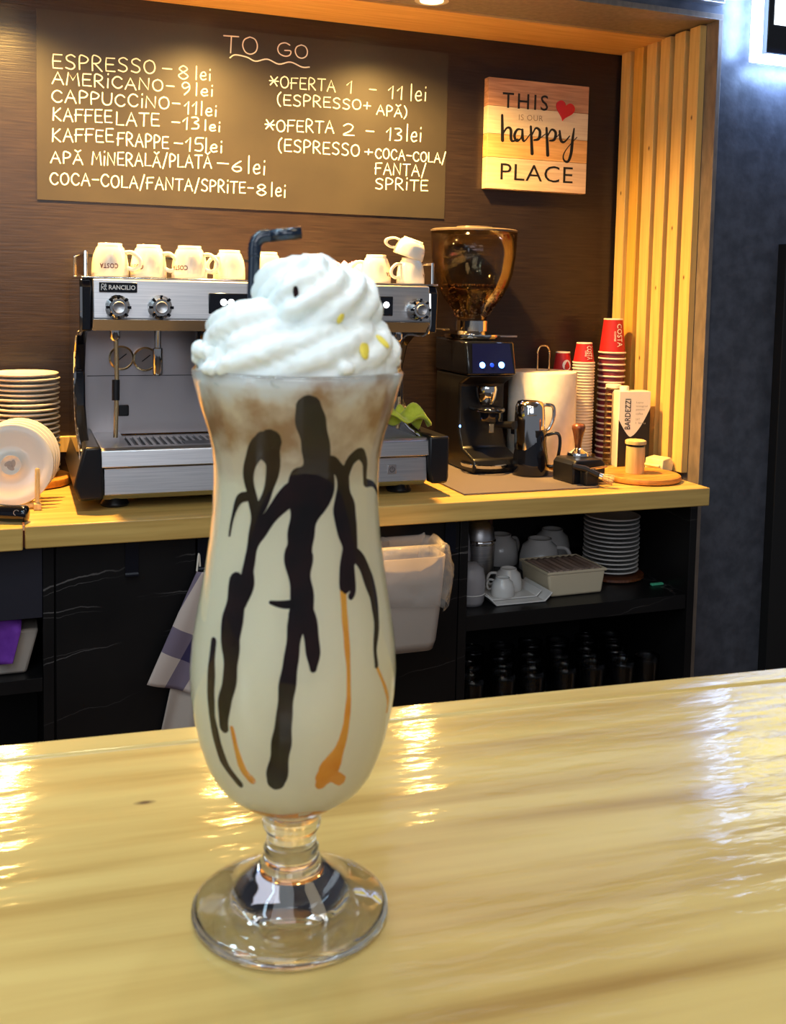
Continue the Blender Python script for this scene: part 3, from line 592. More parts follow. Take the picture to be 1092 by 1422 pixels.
CH = [[(-0.16, 0.1754, 0.0033), (-0.133, 0.1712, 0.00354), (-0.076, 0.1655, 0.00378), (-0.032, 0.1598, 0.00448), (-0.022, 0.1553, 0.0059), (-0.083, 0.1498, 0.00708), (-0.137, 0.1443, 0.00566), (-0.191, 0.1377, 0.00425), (-0.213, 0.1323, 0.00354), (-0.227, 0.1291, 0.00401), (-0.218, 0.1237, 0.00354), (-0.186, 0.1173, 0.0033), (-0.2, 0.1109, 0.00307), (-0.255, 0.1068, 0.00212), (-0.291, 0.0983, 0.00189), (-0.325, 0.0898, 0.00189), (-0.353, 0.0786, 0.00212), (-0.385, 0.0691, 0.00236), (-0.42, 0.0619, 0.00307), (-0.437, 0.0592, 0.0026)], [(-0.14, 0.1498, 0.0033), (-0.34, 0.1476, 0.0033), (-0.54, 0.1419, 0.00212), (-0.687, 0.1361, 0.00189), (-0.779, 0.1304, 0.00165), (-0.839, 0.1203, 0.00189), (-0.891, 0.1114, 0.00212), (-0.911, 0.1027, 0.00189)], [(-0.554, 0.1646, 0.0033), (-0.607, 0.1625, 0.00378), (-0.543, 0.1567, 0.00212), (-0.62, 0.1477, 0.00165), (-0.732, 0.141, 0.00142), (-0.751, 0.1361, 0.00189)], [(-0.619, 0.164, 0.00283), (-0.766, 0.1603, 0.00236), (-0.875, 0.1535, 0.00212), (-0.821, 0.1465, 0.00165), (-0.759, 0.14, 0.00165), (-0.796, 0.1327, 0.00165), (-0.817, 0.1248, 0.00165), (-0.819, 0.12, 0.00236), (-0.858, 0.1137, 0.00189)], [(-0.821, 0.1465, 0.00118), (-1.01, 0.145, 0.00118), (-1.117, 0.1387, 0.00071), (-1.151, 0.1331, 0.00047)], [(-0.961, 0.1193, 0.00283), (-0.957, 0.113, 0.00307), (-0.969, 0.1049, 0.00307), (-0.919, 0.0972, 0.0026), (-0.912, 0.0894, 0.00212), (-0.965, 0.0825, 0.00189), (-0.981, 0.0748, 0.00165)], [(-1.179, 0.1, 0.00118), (-1.156, 0.088, 0.00142), (-1.133, 0.0756, 0.00142), (-1.05, 0.063, 0.00142), (-0.878, 0.0562, 0.00118)], [(-0.022, 0.1553, 0.0033), (0.134, 0.1569, 0.00283), (0.239, 0.1555, 0.00189), (0.325, 0.1521, 0.00236), (0.339, 0.1467, 0.00307), (0.363, 0.1417, 0.00401), (0.4, 0.1355, 0.00354), (0.426, 0.1296, 0.0033), (0.348, 0.1235, 0.00236), (0.324, 0.1188, 0.00189)], [(0.416, 0.1263, 0.00142), (0.422, 0.1174, 0.00094), (0.384, 0.1152, 0.00094)], [(0.336, 0.1508, 0.00165), (0.379, 0.1552, 0.00165), (0.447, 0.1582, 0.00165), (0.567, 0.1594, 0.00165), (0.685, 0.156, 0.00118), (0.711, 0.1508, 0.00094), (0.747, 0.1493, 0.00118), (0.95, 0.1479, 0.00071), (1.227, 0.1431, 0.00071)], [(0.405, 0.1297, 0.00189), (0.573, 0.1255, 0.00212), (0.66, 0.1209, 0.00236), (0.745, 0.1137, 0.00189), (0.749, 0.1071, 0.00142), (0.73, 0.1031, 0.00142), (0.659, 0.097, 0.00071), (0.659, 0.0919, 0.00071)], [(-0.186, 0.1151, 0.00236), (-0.136, 0.1113, 0.00212), (-0.102, 0.107, 0.00189), (-0.077, 0.1, 0.00189), (-0.078, 0.0953, 0.00094)], [(-0.229, 0.1148, 0.00118), (-0.388, 0.1145, 0.00094), (-0.521, 0.1149, 0.00047)]]
CA = [[(0.291, 0.1185, 0.00118), (0.284, 0.1103, 0.00118), (0.286, 0.1023, 0.00094), (0.284, 0.0903, 0.00071), (0.273, 0.0797, 0.00094), (0.238, 0.0712, 0.00165), (0.157, 0.0646, 0.00307), (0.084, 0.0594, 0.00354), (0.059, 0.0577, 0.00236)], [(0.3, 0.0571, 0.00189), (0.182, 0.0595, 0.00212), (0.087, 0.0588, 0.00236)], [(0.674, 0.0909, 0.00047), (0.774, 0.0852, 0.00071), (0.896, 0.0788, 0.00094), (0.92, 0.0741, 0.00071)], [(-0.881, 0.0755, 0.00071), (-0.809, 0.0633, 0.00118), (-0.712, 0.0588, 0.00142)]]
drips(CH, 'chocolate_sauce', M['choc'], 0, 1.18)
drips(CA, 'caramel_sauce', M['caramel'], -.0001)
# chocolate and caramel pooled around the bottom of the bowl
mb = MB(); n = 64; vs = []; rg = random.Random(5)
for i in range(n):
    a = 2*PI*i/n; zt = .0450+.0012*math.sin(3*a+1)+.0008*math.sin(7*a)
    for z in (.0405, .042, zt): R_ = rin(z)+.0003; vs.append((R_*math.cos(a), R_*math.sin(a), z))
mb.add(vs, [(3*i+k, 3*((i+1) % n)+k, 3*((i+1) % n)+k+1, 3*i+k+1) for i in range(n) for k in (0, 1)])
mb.build('pooled_sauce', M['caramel'], t, smooth=3)

# whipped cream: a star-nozzle rope wound into a low spiral, welded by remeshing
mb = MB()
def star_rope(fc, n_t, frad, lobes, amp, twist, ncs=42):
    vs = []; fs = []; C_ = [Vector(fc(i/(n_t-1))) for i in range(n_t)]
    for i, c in enumerate(C_):
        tt = i/(n_t-1); d = (C_[min(i+1, n_t-1)]-C_[max(i-1, 0)]).normalized()
        up = Vector((0, 0, 1)); up = (up-d*up.dot(d)).normalized(); sd = d.cross(up)
        for k in range(ncs):
            a = 2*PI*k/ncs; rr = frad(tt)*(1-amp+amp*abs(math.cos(lobes*.5*(a+twist*tt)))**.7*1.6)
            vs.append(c+(up*math.cos(a)*.92+sd*math.sin(a))*rr)
    for i in range(n_t-1):
        for k in range(ncs): a = i*ncs; fs.append((a+k, a+(k+1) % ncs, a+ncs+(k+1) % ncs, a+ncs+k))
    fs.append(tuple(range(ncs))[::-1]); fs.append(tuple(range((n_t-1)*ncs, n_t*ncs)))
    mb.add(vs, fs)
mb.lathe([(0, .176), (.0285, .1765), (.0315, .181), (.0325, .1845), (.030, .189), (.018, .198), (0, .203)], 48)
def c1_(tt):
    a = -2.6+tt*2*PI*1.12; R_ = .0212-.004*tt; return (R_*math.cos(a), R_*math.sin(a), .1875+.0085*tt)
star_rope(c1_, 110, lambda q: .0118*(1 if q < .9 else 1-(q-.9)*4), 7, .16, 9)
def c2_(tt):
    a = 3.6+tt*2*PI*1.35; R_ = .0128*(1-tt)**.8+.001; return (.0030+R_*math.cos(a), R_*math.sin(a), .2030+.0095*tt)
star_rope(c2_, 110, lambda q: .0130-.0030*q if q > .06 else .0130*(.3+.7*q/.06), 8, .18, 11)
rg = random.Random(11)
for i in range(30):   # crimped edge beads left by the nozzle
    a = rg.uniform(0, 2*PI); zz = rg.choice((.1855, .187, .190)); R_ = .0330-(zz-.1855)*.3
    c = Vector((R_*math.cos(a), R_*math.sin(a), zz)); rr = rg.uniform(.0016, .0030)
    mb.lathe([(0, -rr), (rr*.7, -rr*.7), (rr, 0), (rr*.7, rr*.7), (0, rr)], 8); k = 6*8
    mb.v[-(3*8+2):] = [tuple(Vector(q)+c) for q in mb.v[-(3*8+2):]]
cr_ = mb.build('whipped_cream', M['cream'], t, smooth=3)
rm = cr_.modifiers.new('weld', 'REMESH'); rm.mode = 'VOXEL'; rm.voxel_size = .0007; rm.use_smooth_shade = True
sm = cr_.modifiers.new('soften', 'SMOOTH'); sm.factor = .5; sm.iterations = 4
tx = bpy.data.textures.new('lumps', 'CLOUDS'); tx.noise_scale = .009; tx.noise_depth = 2
dm = cr_.modifiers.new('lumps', 'DISPLACE'); dm.texture = tx; dm.strength = .0022; dm.mid_level = .5; dm.texture_coords = 'LOCAL'
# a fleck of chocolate and dabs of caramel resting on the cream surface
from mathutils.bvhtree import BVHTree
bpy.context.view_layer.update()
bv = BVHTree.FromObject(cr_, bpy.context.evaluated_depsgraph_get())
def dab(x, z, w_, h_, tilt, name, mt):
    hit = bv.ray_cast(Vector((x, -.08, z)), Vector((0, 1, 0)))
    if hit[0] is None: return
    o = MB().lathe([(0, -1), (.5, -.87), (.87, -.5), (1, 0), (.87, .5), (.5, .87), (0, 1)], 14)
    o.xf(Matrix.Diagonal((w_, .0007, h_, 1))); ob = o.build(name, mt, t, smooth=3)
    ob.location = hit[0]; ob.rotation_euler = (hit[1]).to_track_quat('-Y', 'Z').to_euler(); ob.rotation_euler.rotate_axis('Y', tilt)
dab(-.0068, .2095, .0010, .0026, .1, 'chocolate_fleck', M['choc'])
yl = mat('bright_caramel', (.86, .66, .08), .4, sss=.3)
for q in ((.0132, .1925, .0022, .0042, .55), (.0065, .2015, .0016, .0018, .2), (.0205, .1945, .0014, .0030, -.3)): dab(*q, 'caramel_drop', yl)

st_ = thing('bent_straw', 'dark bendy straw poking out of the whipped cream', 'straw', (GX-.0115, GY+.018, GZ+.1505))
lc = [(0, 0, 0), (.0006, .001, .058), (.0010, .0015, .0735), (.0022, .0015, .0765), (.0050, .001, .0780), (.0155, -.001, .0800)]
mb = MB(); mb.tube(spline([(0, 0, .035), (.0006, .001, .058), (.0009, .0014, .0705)], 5), .0021, 12, cap=False); mb.build('tube', M['straw'], st_, smooth=3)
mb = MB(); q = spline([(.0009, .0014, .0700), (.0012, .0015, .0745), (.0030, .0014, .0768), (.0060, .0012, .0774)], 8)
mb.tube(q, [.0021+.0003*(i % 2) for i in range(len(q))], 12, cap=False); mb.build('flexible_bend', M['straw'], st_, smooth=3)
mb = MB(); mb.tube([(.0060, .0012, .0774), (.0165, -.001, .0787)], .0020, 12, cap=False); mb.build('mouthpiece', M['straw'], st_, smooth=3, solid=.0003)

ORD = ['first', 'second', 'third', 'fourth', 'fifth', 'sixth', 'seventh', 'eighth', 'ninth', 'tenth', 'eleventh', 'twelfth', 'thirteenth', 'fourteenth', 'fifteenth', 'sixteenth', 'seventeenth', 'eighteenth', 'nineteenth', 'twentieth']
ORD += ['twenty-'+o for o in ORD[:9]]+['thirtieth']+['thirty-'+o for o in ORD[:9]]
ORD = ORD[1:1] + ORD
# ================================================================== ESPRESSO MACHINE
t = thing('espresso_machine', 'stainless two-group espresso machine on the back counter', 'coffee machine', (.56, -.28, .8105))
for x0 in (.150, .958):   # C-shaped cheeks
    pr = [(-.06, .848), (-.44, .848), (-.475, .90), (-.470, .945), (-.36, .965), (-.285, 1.02), (-.265, 1.10), (-.30, 1.165), (-.36, 1.195), (-.490, 1.205), (-.497, 1.30), (-.485, 1.318), (-.06, 1.318)]
    wb(MB().prism(pr, x0-.014, x0+.012), 'side_cheek', M['black_gloss'], t, bevel=.004)
    pr2 = [(y-.004 if y < -.1 else y, z) for y, z in pr]
    wb(MB().tube(spline([(x0-.011, y-.002, z) for y, z in pr[1:11]], 4), .0035, 8), 'chrome_edge', M['chrome'], t, smooth=1)
for x0, x1 in ((.122, .186), (.948, 1.002)):
    wb(MB().prism([(x0+.010, .838), (x1-.004, .838), (x1, .85), (x1-.006 if x0 < .5 else x1, .955), (x0+.022 if x0 < .5 else x0, .955), (x0, .87)], -.515, -.12, 'y'), 'base_corner', M['black'], t, bevel=.006)
wb(B(.186, .948, -.46, -.06, .84, .90), 'base', M['black_matte'], t)
wb(MB().prism([(-.507, .846), (-.500, .905), (-.470, .905), (-.470, .846)], .186, .948), 'front_panel', M['steel'], t, bevel=.002)
wb(MB().prism([(-.48, .832), (-.499, .8455), (-.47, .8455)], .186, .948), 'lower_lip', M['chrome'], t)
wb(MB().prism([(-.512, .908), (-.506, .944), (-.498, .950), (-.470, .950), (-.470, .908)], .178, .950), 'drip_tray_front', M['steel'], t, bevel=.002)
wb(B(.165, .945, -.4695, -.21, .925, .936), 'drip_tray', M['steel_dull'], t)
g = wb(B(.25, .80, -.452, -.29, .9365, .9395), 'drip_grate', M['black'], t)
for i in range(34): wb(B(.252+i*.0162, .2585+i*.0162, -.450, -.292, .940, .9445), 'grate_bar', M['steel'], g)
wb(B(.165, .246, -.4695, -.21, .9365, .945), 'tray_plate', M['steel'], t, bevel=.001)
wb(B(.803, .945, -.4695, -.21, .9365, .945), 'tray_plate', M['steel'], t, bevel=.001)
wb(MB().prism([(.37, .9455), (.45, .9455), (.45, .9465), (.37, .9465)], -.46, -.40, 'y'), 'tray_label', M['black'], t)
wb(B(.164, .946, -.215, -.20, .94, 1.21), 'work_panel', M['steel_dull'], t)
wb(B(.170, .940, -.217, -.2151, 1.083, 1.0845), 'panel_seam', M['black'], t)
wb(B(.860, .925, -.2185, -.2155, .985, 1.085), 'rating_plate', M['steel'], t)
# hood
wb(MB().prism([(-.488, 1.208), (-.505, 1.232), (-.497, 1.318), (-.06, 1.318), (-.06, 1.208)], .163, .946), 'hood', M['steel'], t, bevel=.003)
wb(MB().prism([(-.4895, 1.2065), (-.506, 1.2305), (-.503, 1.2325), (-.485, 1.2075)], .163, .946), 'hood_lip', M['chrome'], t)
wb(B(.14, .972, -.49, -.06, 1.3185, 1.3235), 'cup_tray', M['chrome'], t, bevel=.002)
# badge
b_ = wb(B(.176, .256, -.5055, -.5005, 1.290, 1.311), 'badge', M['black_gloss'], t, bevel=.001)
mb = MB(); text_in(mb, 'RANCILIO', lambda u, v: (.196+u*.056, -.5058, 1.2955+v*.010), .02, 1.0); wb(mb, 'badge_lettering', M['white_print'], b_)
mb = MB()
for s_, ox in ((1, 0), (-1, .0082)):
    ribbon(mb, spline([(.1805+ox*.9, 1.2945), (.1812+ox*.9, 1.3065), (.1855+ox*.5, 1.3065), (.1865+ox*.5, 1.3015), (.1820+ox*.7, 1.3010), (.1875+ox*.5, 1.2945)], 4), lambda a, b, h: (a, -.5058, b), .0007)
wb(mb, 'badge_emblem', M['white_print'], b_)
def knob(x, z, y=-.503, r_=.026):
    k_ = wb(MB().lathe([(0, 0), (r_, 0), (r_*1.02, .006), (r_*.86, .012), (r_*.80, .030), (r_*.70, .036), (0, .036)], 28).xf(T(x, y, z) @ RX(PI/2)), 'steam_knob', M['chrome'], t, smooth=1)
    wb(MB().lathe([(0, .036), (r_*.52, .036), (r_*.46, .041), (r_*.2, .039), (0, .0385)], 20).xf(T(x, y, z) @ RX(PI/2)), 'knob_cap', M['steel'], k_, smooth=1)
    mb = MB()
    for j in range(8):
        a = j*PI/4; mb.add(*[(lambda bb: (bb.v, bb.f))(MB().box(-.003, .003, r_*.84, r_*1.02, .010, .032).xf(T(x, y, z) @ RX(PI/2) @ RZ(a)))][0])
    wb(mb, 'knob_grips', M['black_gloss'], k_)
knob(.214, 1.258); knob(.304, 1.259); knob(.910, 1.262)
for x0, x1, lit in ((.412, .500, (.445, .462, .480)), (.770, .850, (.790, .812, .833))):
    p_ = wb(B(x0, x1, -.506, -.5025, 1.246, 1.292), 'button_panel', M['black_gloss'], t, bevel=.003)
    for j, x in enumerate(lit):
        wb(MB().lathe([(0, 0), (.0075, 0), (.007, .0015), (0, .002)], 16).xf(T(x, -.506, 1.272) @ RX(PI/2)), 'lit_button', M['led_white'] if (j < 2 if x0 < .6 else j == 2) else M['black'], p_)
# group heads and portafilters
for gx in (.455, .745):
    g_ = wb(MB().lathe([(0, 1.207), (.048, 1.207), (.048, 1.165), (.040, 1.155), (.040, 1.120), (.034, 1.108), (0, 1.108)], 28, (gx, -.36)), 'group_head', M['black_gloss'], t, smooth=1)
    wb(MB().lathe([(0, 1.1065), (.037, 1.1065), (.037, 1.085), (.030, 1.070), (.012, 1.062), (0, 1.062)], 28, (gx, -.36)), 'filter_holder', M['chrome'], g_, smooth=1)
    wb(MB().tube([(gx, -.395, 1.09), (gx, -.45, 1.086), (gx, -.53, 1.075)], [.009, .014, .016], 14), 'filter_handle', M['black'], g_, smooth=1)
# gauges
for gx, gz in ((.250, 1.128), (.307, 1.125)):
    k_ = wb(MB().lathe([(0, 0), (.030, 0), (.030, .010), (.026, .012), (.026, .009), (0, .009)], 32).xf(T(gx, -.216, gz) @ RX(PI/2)), 'gauge', M['brass'], t, smooth=1)
    wb(MB().lathe([(0, .0095), (.0255, .0095)], 28).xf(T(gx, -.216, gz) @ RX(PI/2)), 'dial', mat('grey_dial', (.36, .33, .33), .4), k_)
    wb(MB().tube([(gx-.008, -.2262, gz-.006), (gx+.012, -.2262, gz+.010)], .0012, 6), 'needle', M['black'], k_)
# steam wands, hot water spout, socket
for pts in ([(.222, -.37, 1.207), (.224, -.37, 1.17), (.226, -.37, 1.08), (.222, -.38, .955)], [(.915, -.37, 1.207), (.917, -.37, 1.16), (.922, -.37, 1.08), (.916, -.38, .958)]):
    k_ = wb(MB().tube(pts, .0052, 12), 'steam_wand', M['brass'], t, smooth=1)
    a, b = Vector(pts[1]), Vector(pts[3])
    wb(MB().tube([a.lerp(b, .38), a.lerp(b, .60)], .0088, 12), 'rubber_grip', M['black'], k_, smooth=1)
    wb(MB().lathe([(0, 1.207), (.012, 1.207), (.012, 1.185), (.008, 1.178), (0, 1.178)], 14, (pts[0][0], pts[0][1])), 'ball_joint', M['chrome'], k_, smooth=1)
wb(MB().lathe([(0, 1.207), (.008, 1.207), (.008, 1.160), (.012, 1.158), (.012, 1.098), (.009, 1.094), (0, 1.094)], 18, (.322, -.34)), 'hot_water_spout', M['chrome'], t, smooth=1)
wb(B(.242, .268, -.228, -.2155, .985, 1.012), 'tap_block', M['black'], t, bevel=.003)
mb = MB(); q = [(.856+.006*math.sin(a), .877+.006*math.cos(a)) for a in [.5+i*(2*PI-1)/14 for i in range(15)]]
ribbon(mb, q, lambda a, b, h: (a, -.5082, b), .0006); ribbon(mb, [(.856, .878), (.856, .885)], lambda a, b, h: (a, -.5082, b), .0006)
pb = wb(MB().box(.845, .867, -.5078, -.502, .866, .888), 'power_button', M['steel_dull'], t, bevel=.001); wb(mb, 'power_symbol', M['black_print'], pb)
for fx, fy in ((.215, -.44), (.90, -.44), (.215, -.12), (.90, -.12)):
    wb(MB().lathe([(0, .811), (.030, .811), (.032, .816), (.024, .828), (.022, .845), (0, .845)], 20, (fx, fy)), 'foot', M['black'], t, smooth=1)
# cup rail
for pts in ([(.150, -.47, 1.324), (.150, -.47, 1.375), (.150, -.08, 1.378), (.150, -.08, 1.324)], [(.964, -.47, 1.324), (.964, -.47, 1.372), (.964, -.08, 1.375), (.964, -.08, 1.324)], [(.150, -.08, 1.378), (.964, -.08, 1.375)]):
    wb(MB().tube(pts, .004, 8), 'cup_rail', M['chrome'], t, smooth=1)
wb(B(.146, .1475, -.46, -.09, 1.326, 1.372), 'rail_panel', M['clear_plastic'], t)

# ------------------------------------------------------------------ cups on the machine
def cup_text(body, R_, z0, h, wd_, y_flip=True, a_mid=-PI/2, slope=0):
    mb = MB()
    def fn(u_, v_):
        a = a_mid+(u_-.5)*wd_/R_*(-1 if y_flip else 1); z = z0+((1-v_) if y_flip else v_)*h
        rr = R_+slope*(z-z0)+.0006; return (rr*math.cos(a), rr*math.sin(a), z)
    return text_in(mb, body, fn, .02, 1.1)
def make_cup(label, group, text_a=-PI/2):
    # a cup standing upside down on its rim
    t = thing('coffee_cup', label, 'cup', (0, 0, 0), 0, group)
    MB().lathe([(.0395, 0), (.0405, .001), (.0405, .010), (.0395, .030), (.0365, .048), (.0300, .064), (.0265, .068), (.0262, .074), (.0240, .074), (.0235, .070), (.0, .070), (.0, .067), (.0235, .066), (.033, .050), (.0368, .030), (.0378, .008), (.0375, 0), (.0395, 0)], 36).build('body', M['porcelain'], t, smooth=3)
    h_ = spline([(.039, 0, .020), (.052, 0, .016), (.066, 0, .024), (.066, 0, .040), (.050, 0, .054), (.034, 0, .054)], 5)
    MB().tube(h_, .0048, 10).build('handle', M['porcelain'], t, smooth=3)
    cup_text('COSTA', .0404, .018, .011, .040, True, text_a).build('cup_lettering', M['cup_print'], t)
    return t
CG = 'inverted cups on the coffee machine'
spec = [(.206, -.42, -.35, 'upturned white cup at the machine end above the maker badge, red lettering facing out', 1.0, -PI/2-.15),
        (.292, -.405, -.45, 'second upturned white cup from the badge end of the machine', 1.0, -PI/2-.9),
        (.382, -.42, -.55, 'third upturned white cup along the machine, near the drinking straw', 1.0, -PI/2-.75),
        (.478, -.40, 3.6, 'upturned white cup with handle reaching back towards its neighbour, beside the straw', .92, PI/2),
        (.568, -.40, -.2, 'upturned white cup right behind the drinking straw', .90, PI/2),
        (.690, -.38, -.4, 'upturned white cup hidden behind the whipped cream', .9, PI/2),
        (.842, -.40, 2.6, 'upturned white cup peeking out beside the whipped cream', .93, -PI/2+.9),
        (.922, -.43, 3.4, 'upturned white cup under the tilted one above the round knob', .86, -PI/2+1.15)]
for i, (x, y, rz, lab, sc_, ta) in enumerate(spec):
    c = make_cup(lab, CG, ta-rz); c.location = (x, y, 1.3238); c.rotation_euler = (0, 0, rz); c.scale = (sc_, sc_, sc_)
c = make_cup('white cup lying tilted on top of another cup above the round knob', CG, -PI/2+.2)
c.location = (.918, -.418, 1.3895); c.rotation_euler = (.20, .22, 2.6); c.scale = (.80, .80, .55)
c.rotation_euler = (-.10, -.30, 3.0); c.scale = (.95, .95, .62)
# pink cloth along the tray behind the cups
mb = MB(); nx, ny = 40, 8; vs = []
for i in range(nx+1):
    for j in range(ny+1):
        x = .60+.30*i/nx; y = -.30+.10*j/ny; vs.append((x, y, 1.366+.010*math.sin(i*.55)*math.cos(j*.8)+.006*math.sin(i*1.7+j)-(.03 if j in (0, ny) else 0)))
mb.add(vs, [(i*(ny+1)+j, (i+1)*(ny+1)+j, (i+1)*(ny+1)+j+1, i*(ny+1)+j+1) for i in range(nx) for j in range(ny)])
o = mb.build('pink_cloth', M['cloth_pink'], None, smooth=3, solid=.004); tag(o, 'folded pink cloth lying along the machine top behind the cups', 'cloth')
mb = MB(); mb.box(.60, .90, -.29, -.21, 1.3238, 1.352)
o = mb.build('folded_towel', M['paper'], None, bevel=.008, seg=3); tag(o, 'folded pale towel beneath the pink cloth on the machine', 'towel')
# yellow microfibre on the drip tray
mb = MB(); nn = 44; vs = []; rg = random.Random(4)
for i in range(nn+1):
    for j in range(nn+1):
        u_, v_ = i/nn, j/nn; x = .838+.125*u_; y = -.482+.12*v_
        z = .0475+.009*math.sin(9*u_+3*v_)+.008*math.sin(14*v_-5*u_+1)+.006*math.sin(25*u_*v_+4*u_)+.014*math.exp(-((u_-.75)**2+(v_-.3)**2)*9)-.020*(abs(u_-.5)*2)**4
        vs.append((x+.006*math.sin(8*v_), y+.006*math.sin(11*u_), .9465+max(z, .003)))
mb.add(vs, [(i*(nn+1)+j, (i+1)*(nn+1)+j, (i+1)*(nn+1)+j+1, i*(nn+1)+j+1) for i in range(nn) for j in range(nn)])
o = mb.build('cleaning_cloth', M['cloth_yellow'], None, smooth=3, solid=.004); tag(o, 'crumpled yellow-green cleaning cloth on the drip tray', 'cloth')

# ================================================================== COFFEE GRINDER
t = thing('coffee_grinder', 'black coffee grinder with a clear hopper of beans', 'coffee grinder', (1.235, -.15, .8105))
bx0, bx1 = 1.165, 1.305
wb(MB().prism([(-.03, .8150), (-.30, .8150), (-.31, .835), (-.30, .855), (-.225, .875), (-.20, .92), (-.20, 1.05), (-.262, 1.078), (-.03, 1.078)], bx0, bx1), 'body', M['black'], t, bevel=.006)
wb(MB().prism([(-.03, 1.080), (-.265, 1.080), (-.240, 1.172), (-.03, 1.176)], bx0-.004, bx1+.004), 'head', M['black_gloss'], t, bevel=.006)
pr = [(-.2668, 1.084), (-.2425, 1.168)]
fp = wb(MB().add([(bx0+.008, -.2672, 1.086), (bx1-.006, -.2672, 1.086), (bx1-.012, -.2460, 1.166), (bx0+.014, -.2460, 1.166)], [(0, 1, 2, 3)]), 'control_panel', mat('navy_gloss_panel', (.004, .006, .05), .12, coat=.6), t)
def led(x, z, rr, mt_, nm='lit_button'):
    y = -.2672+(z-1.086)*.265-.001
    wb(MB().lathe([(0, 0), (rr, 0), (rr*.8, .002), (0, .0026)], 18).xf(T(x, y, z) @ RX(PI/2-.26)), nm, mt_, fp)
led(1.204, 1.108, .0085, M['led_blue']); led(1.204, 1.108, .0058, M['led_core']); led(1.262, 1.108, .0090, M['led_blue']); led(1.262, 1.108, .0065, M['led_core']); led(1.233, 1.108, .006, M['led_blue_dim'])
wb(MB().lathe([(0, 0), (.004, 0), (.003, .002), (0, .0025)], 12).xf(T(1.164, -.215, .935) @ RY(-PI/2)), 'side_led', M['led_blue'], t)
wb(MB().lathe([(0, .8146), (.068, .8146), (.070, .82), (.064, .83), (0, .832)], 36, (1.235, -.235)), 'base_dish', M['black'], t, smooth=1)
wb(MB().lathe([(.066, .832), (.068, .840), (.064, .842), (.060, .834), (.066, .832)], 36, (1.220, -.262)), 'catch_ring', M['chrome'], t, smooth=1)
# portafilter rest and spout
s_ = wb(MB().lathe([(0, 1.048), (.028, 1.048), (.030, 1.040), (.026, 1.015), (.018, .998), (0, .996)], 24, (1.232, -.235)), 'chute', M['chrome'], t, smooth=1)
wb(MB().tube(spline([(1.200, -.205, .985), (1.198, -.27, .985), (1.232, -.30, .985), (1.266, -.27, .985), (1.264, -.205, .985)], 5), .006, 10), 'holder_fork', M['black_gloss'], t, smooth=1)
wb(MB().lathe([(0, .955), (.026, .955), (.030, .965), (.030, .990), (.026, .992), (0, .992)], 24, (1.232, -.262)), 'filter_basket', M['black_gloss'], t, smooth=1)
wb(MB().tube([(1.245, -.275, .945), (1.262, -.300, .947), (1.272, -.330, .950)], [.008, .010, .011], 12), 'side_handle', M['black'], t, smooth=1)
wb(B(1.216, 1.230, -.292, -.288, .925, .950), 'clip_plate', M['brass'], t, bevel=.001)
# collar
cxy = (1.225, -.140)
wb(MB().lathe([(0, 1.176), (.075, 1.176), (.078, 1.182), (.078, 1.188), (.050, 1.194), (.046, 1.197), (.046, 1.226), (0, 1.226)], 36, cxy), 'hopper_collar', M['chrome'], t, smooth=1)
wb(MB().tube([(1.15, -.15, 1.20), (1.085, -.17, 1.202)], .0035, 8), 'dose_lever', M['brass'], t, smooth=1)
wb(MB().box(1.292, 1.345, -.19, -.175, 1.181, 1.186), 'hopper_slide', M['steel'], t, bevel=.001)
ho = [(.040, 1.227), (.044, 1.240), (.060, 1.262), (.082, 1.290), (.100, 1.322), (.112, 1.360), (.119, 1.410), (.122, 1.474)]
hi = [(rr-.003, z) for rr, z in reversed(ho)]; hi[-1] = (.037, 1.229)
wb(MB().lathe(ho+hi+[ho[0]], 48, cxy), 'hopper', M['hopper'], t, smooth=3)
wb(MB().lathe([(0, 1.492), (.050, 1.490), (.052, 1.484), (.118, 1.482), (.124, 1.479), (.124, 1.4745), (0, 1.4745)], 48, cxy), 'hopper_lid', mat('dark_grey_lid', (.10, .075, .06), .3), t, smooth=1)
# beans: a heap of real bean shapes over a dark core
wb(MB().lathe([(0, 1.232), (.035, 1.232), (.052, 1.262), (.074, 1.290), (.088, 1.314), (.060, 1.318), (.020, 1.322), (0, 1.322)], 32, cxy), 'bean_core', M['bean'], t, smooth=1)
mb = MB(); rg = random.Random(9)
for i in range(520):
    if i < 300:
        q = rg.random(); rr = .086*math.sqrt(q); z = 1.322+.004*rg.random()
    else:
        z = rg.uniform(1.238, 1.318); rr = (.038+(z-1.232)*.60)+.001
        rr = min(rr, .092)
    a = rg.uniform(0, 2*PI); b0 = len(mb.v)
    mb.lathe([(0, -.0055), (.0032, -.003), (.0040, 0), (.0032, .003), (0, .0055)], 6)
    mb.xf(T(cxy[0]+rr*math.cos(a), cxy[1]+rr*math.sin(a), z) @ RZ(rg.uniform(0, 6)) @ RX(rg.uniform(.6, 2.4)), b0)
bn = wb(mb, 'coffee_beans', M['bean'], t, smooth=1); bn['kind'] = 'stuff'
o = wb(B(1.035, 1.415, -.535, -.05, .8103, .8145), 'rubber_mat', M['mat'], None, bevel=.001); tag(o, 'thin dark grey mat lying under the coffee grinder', 'mat')

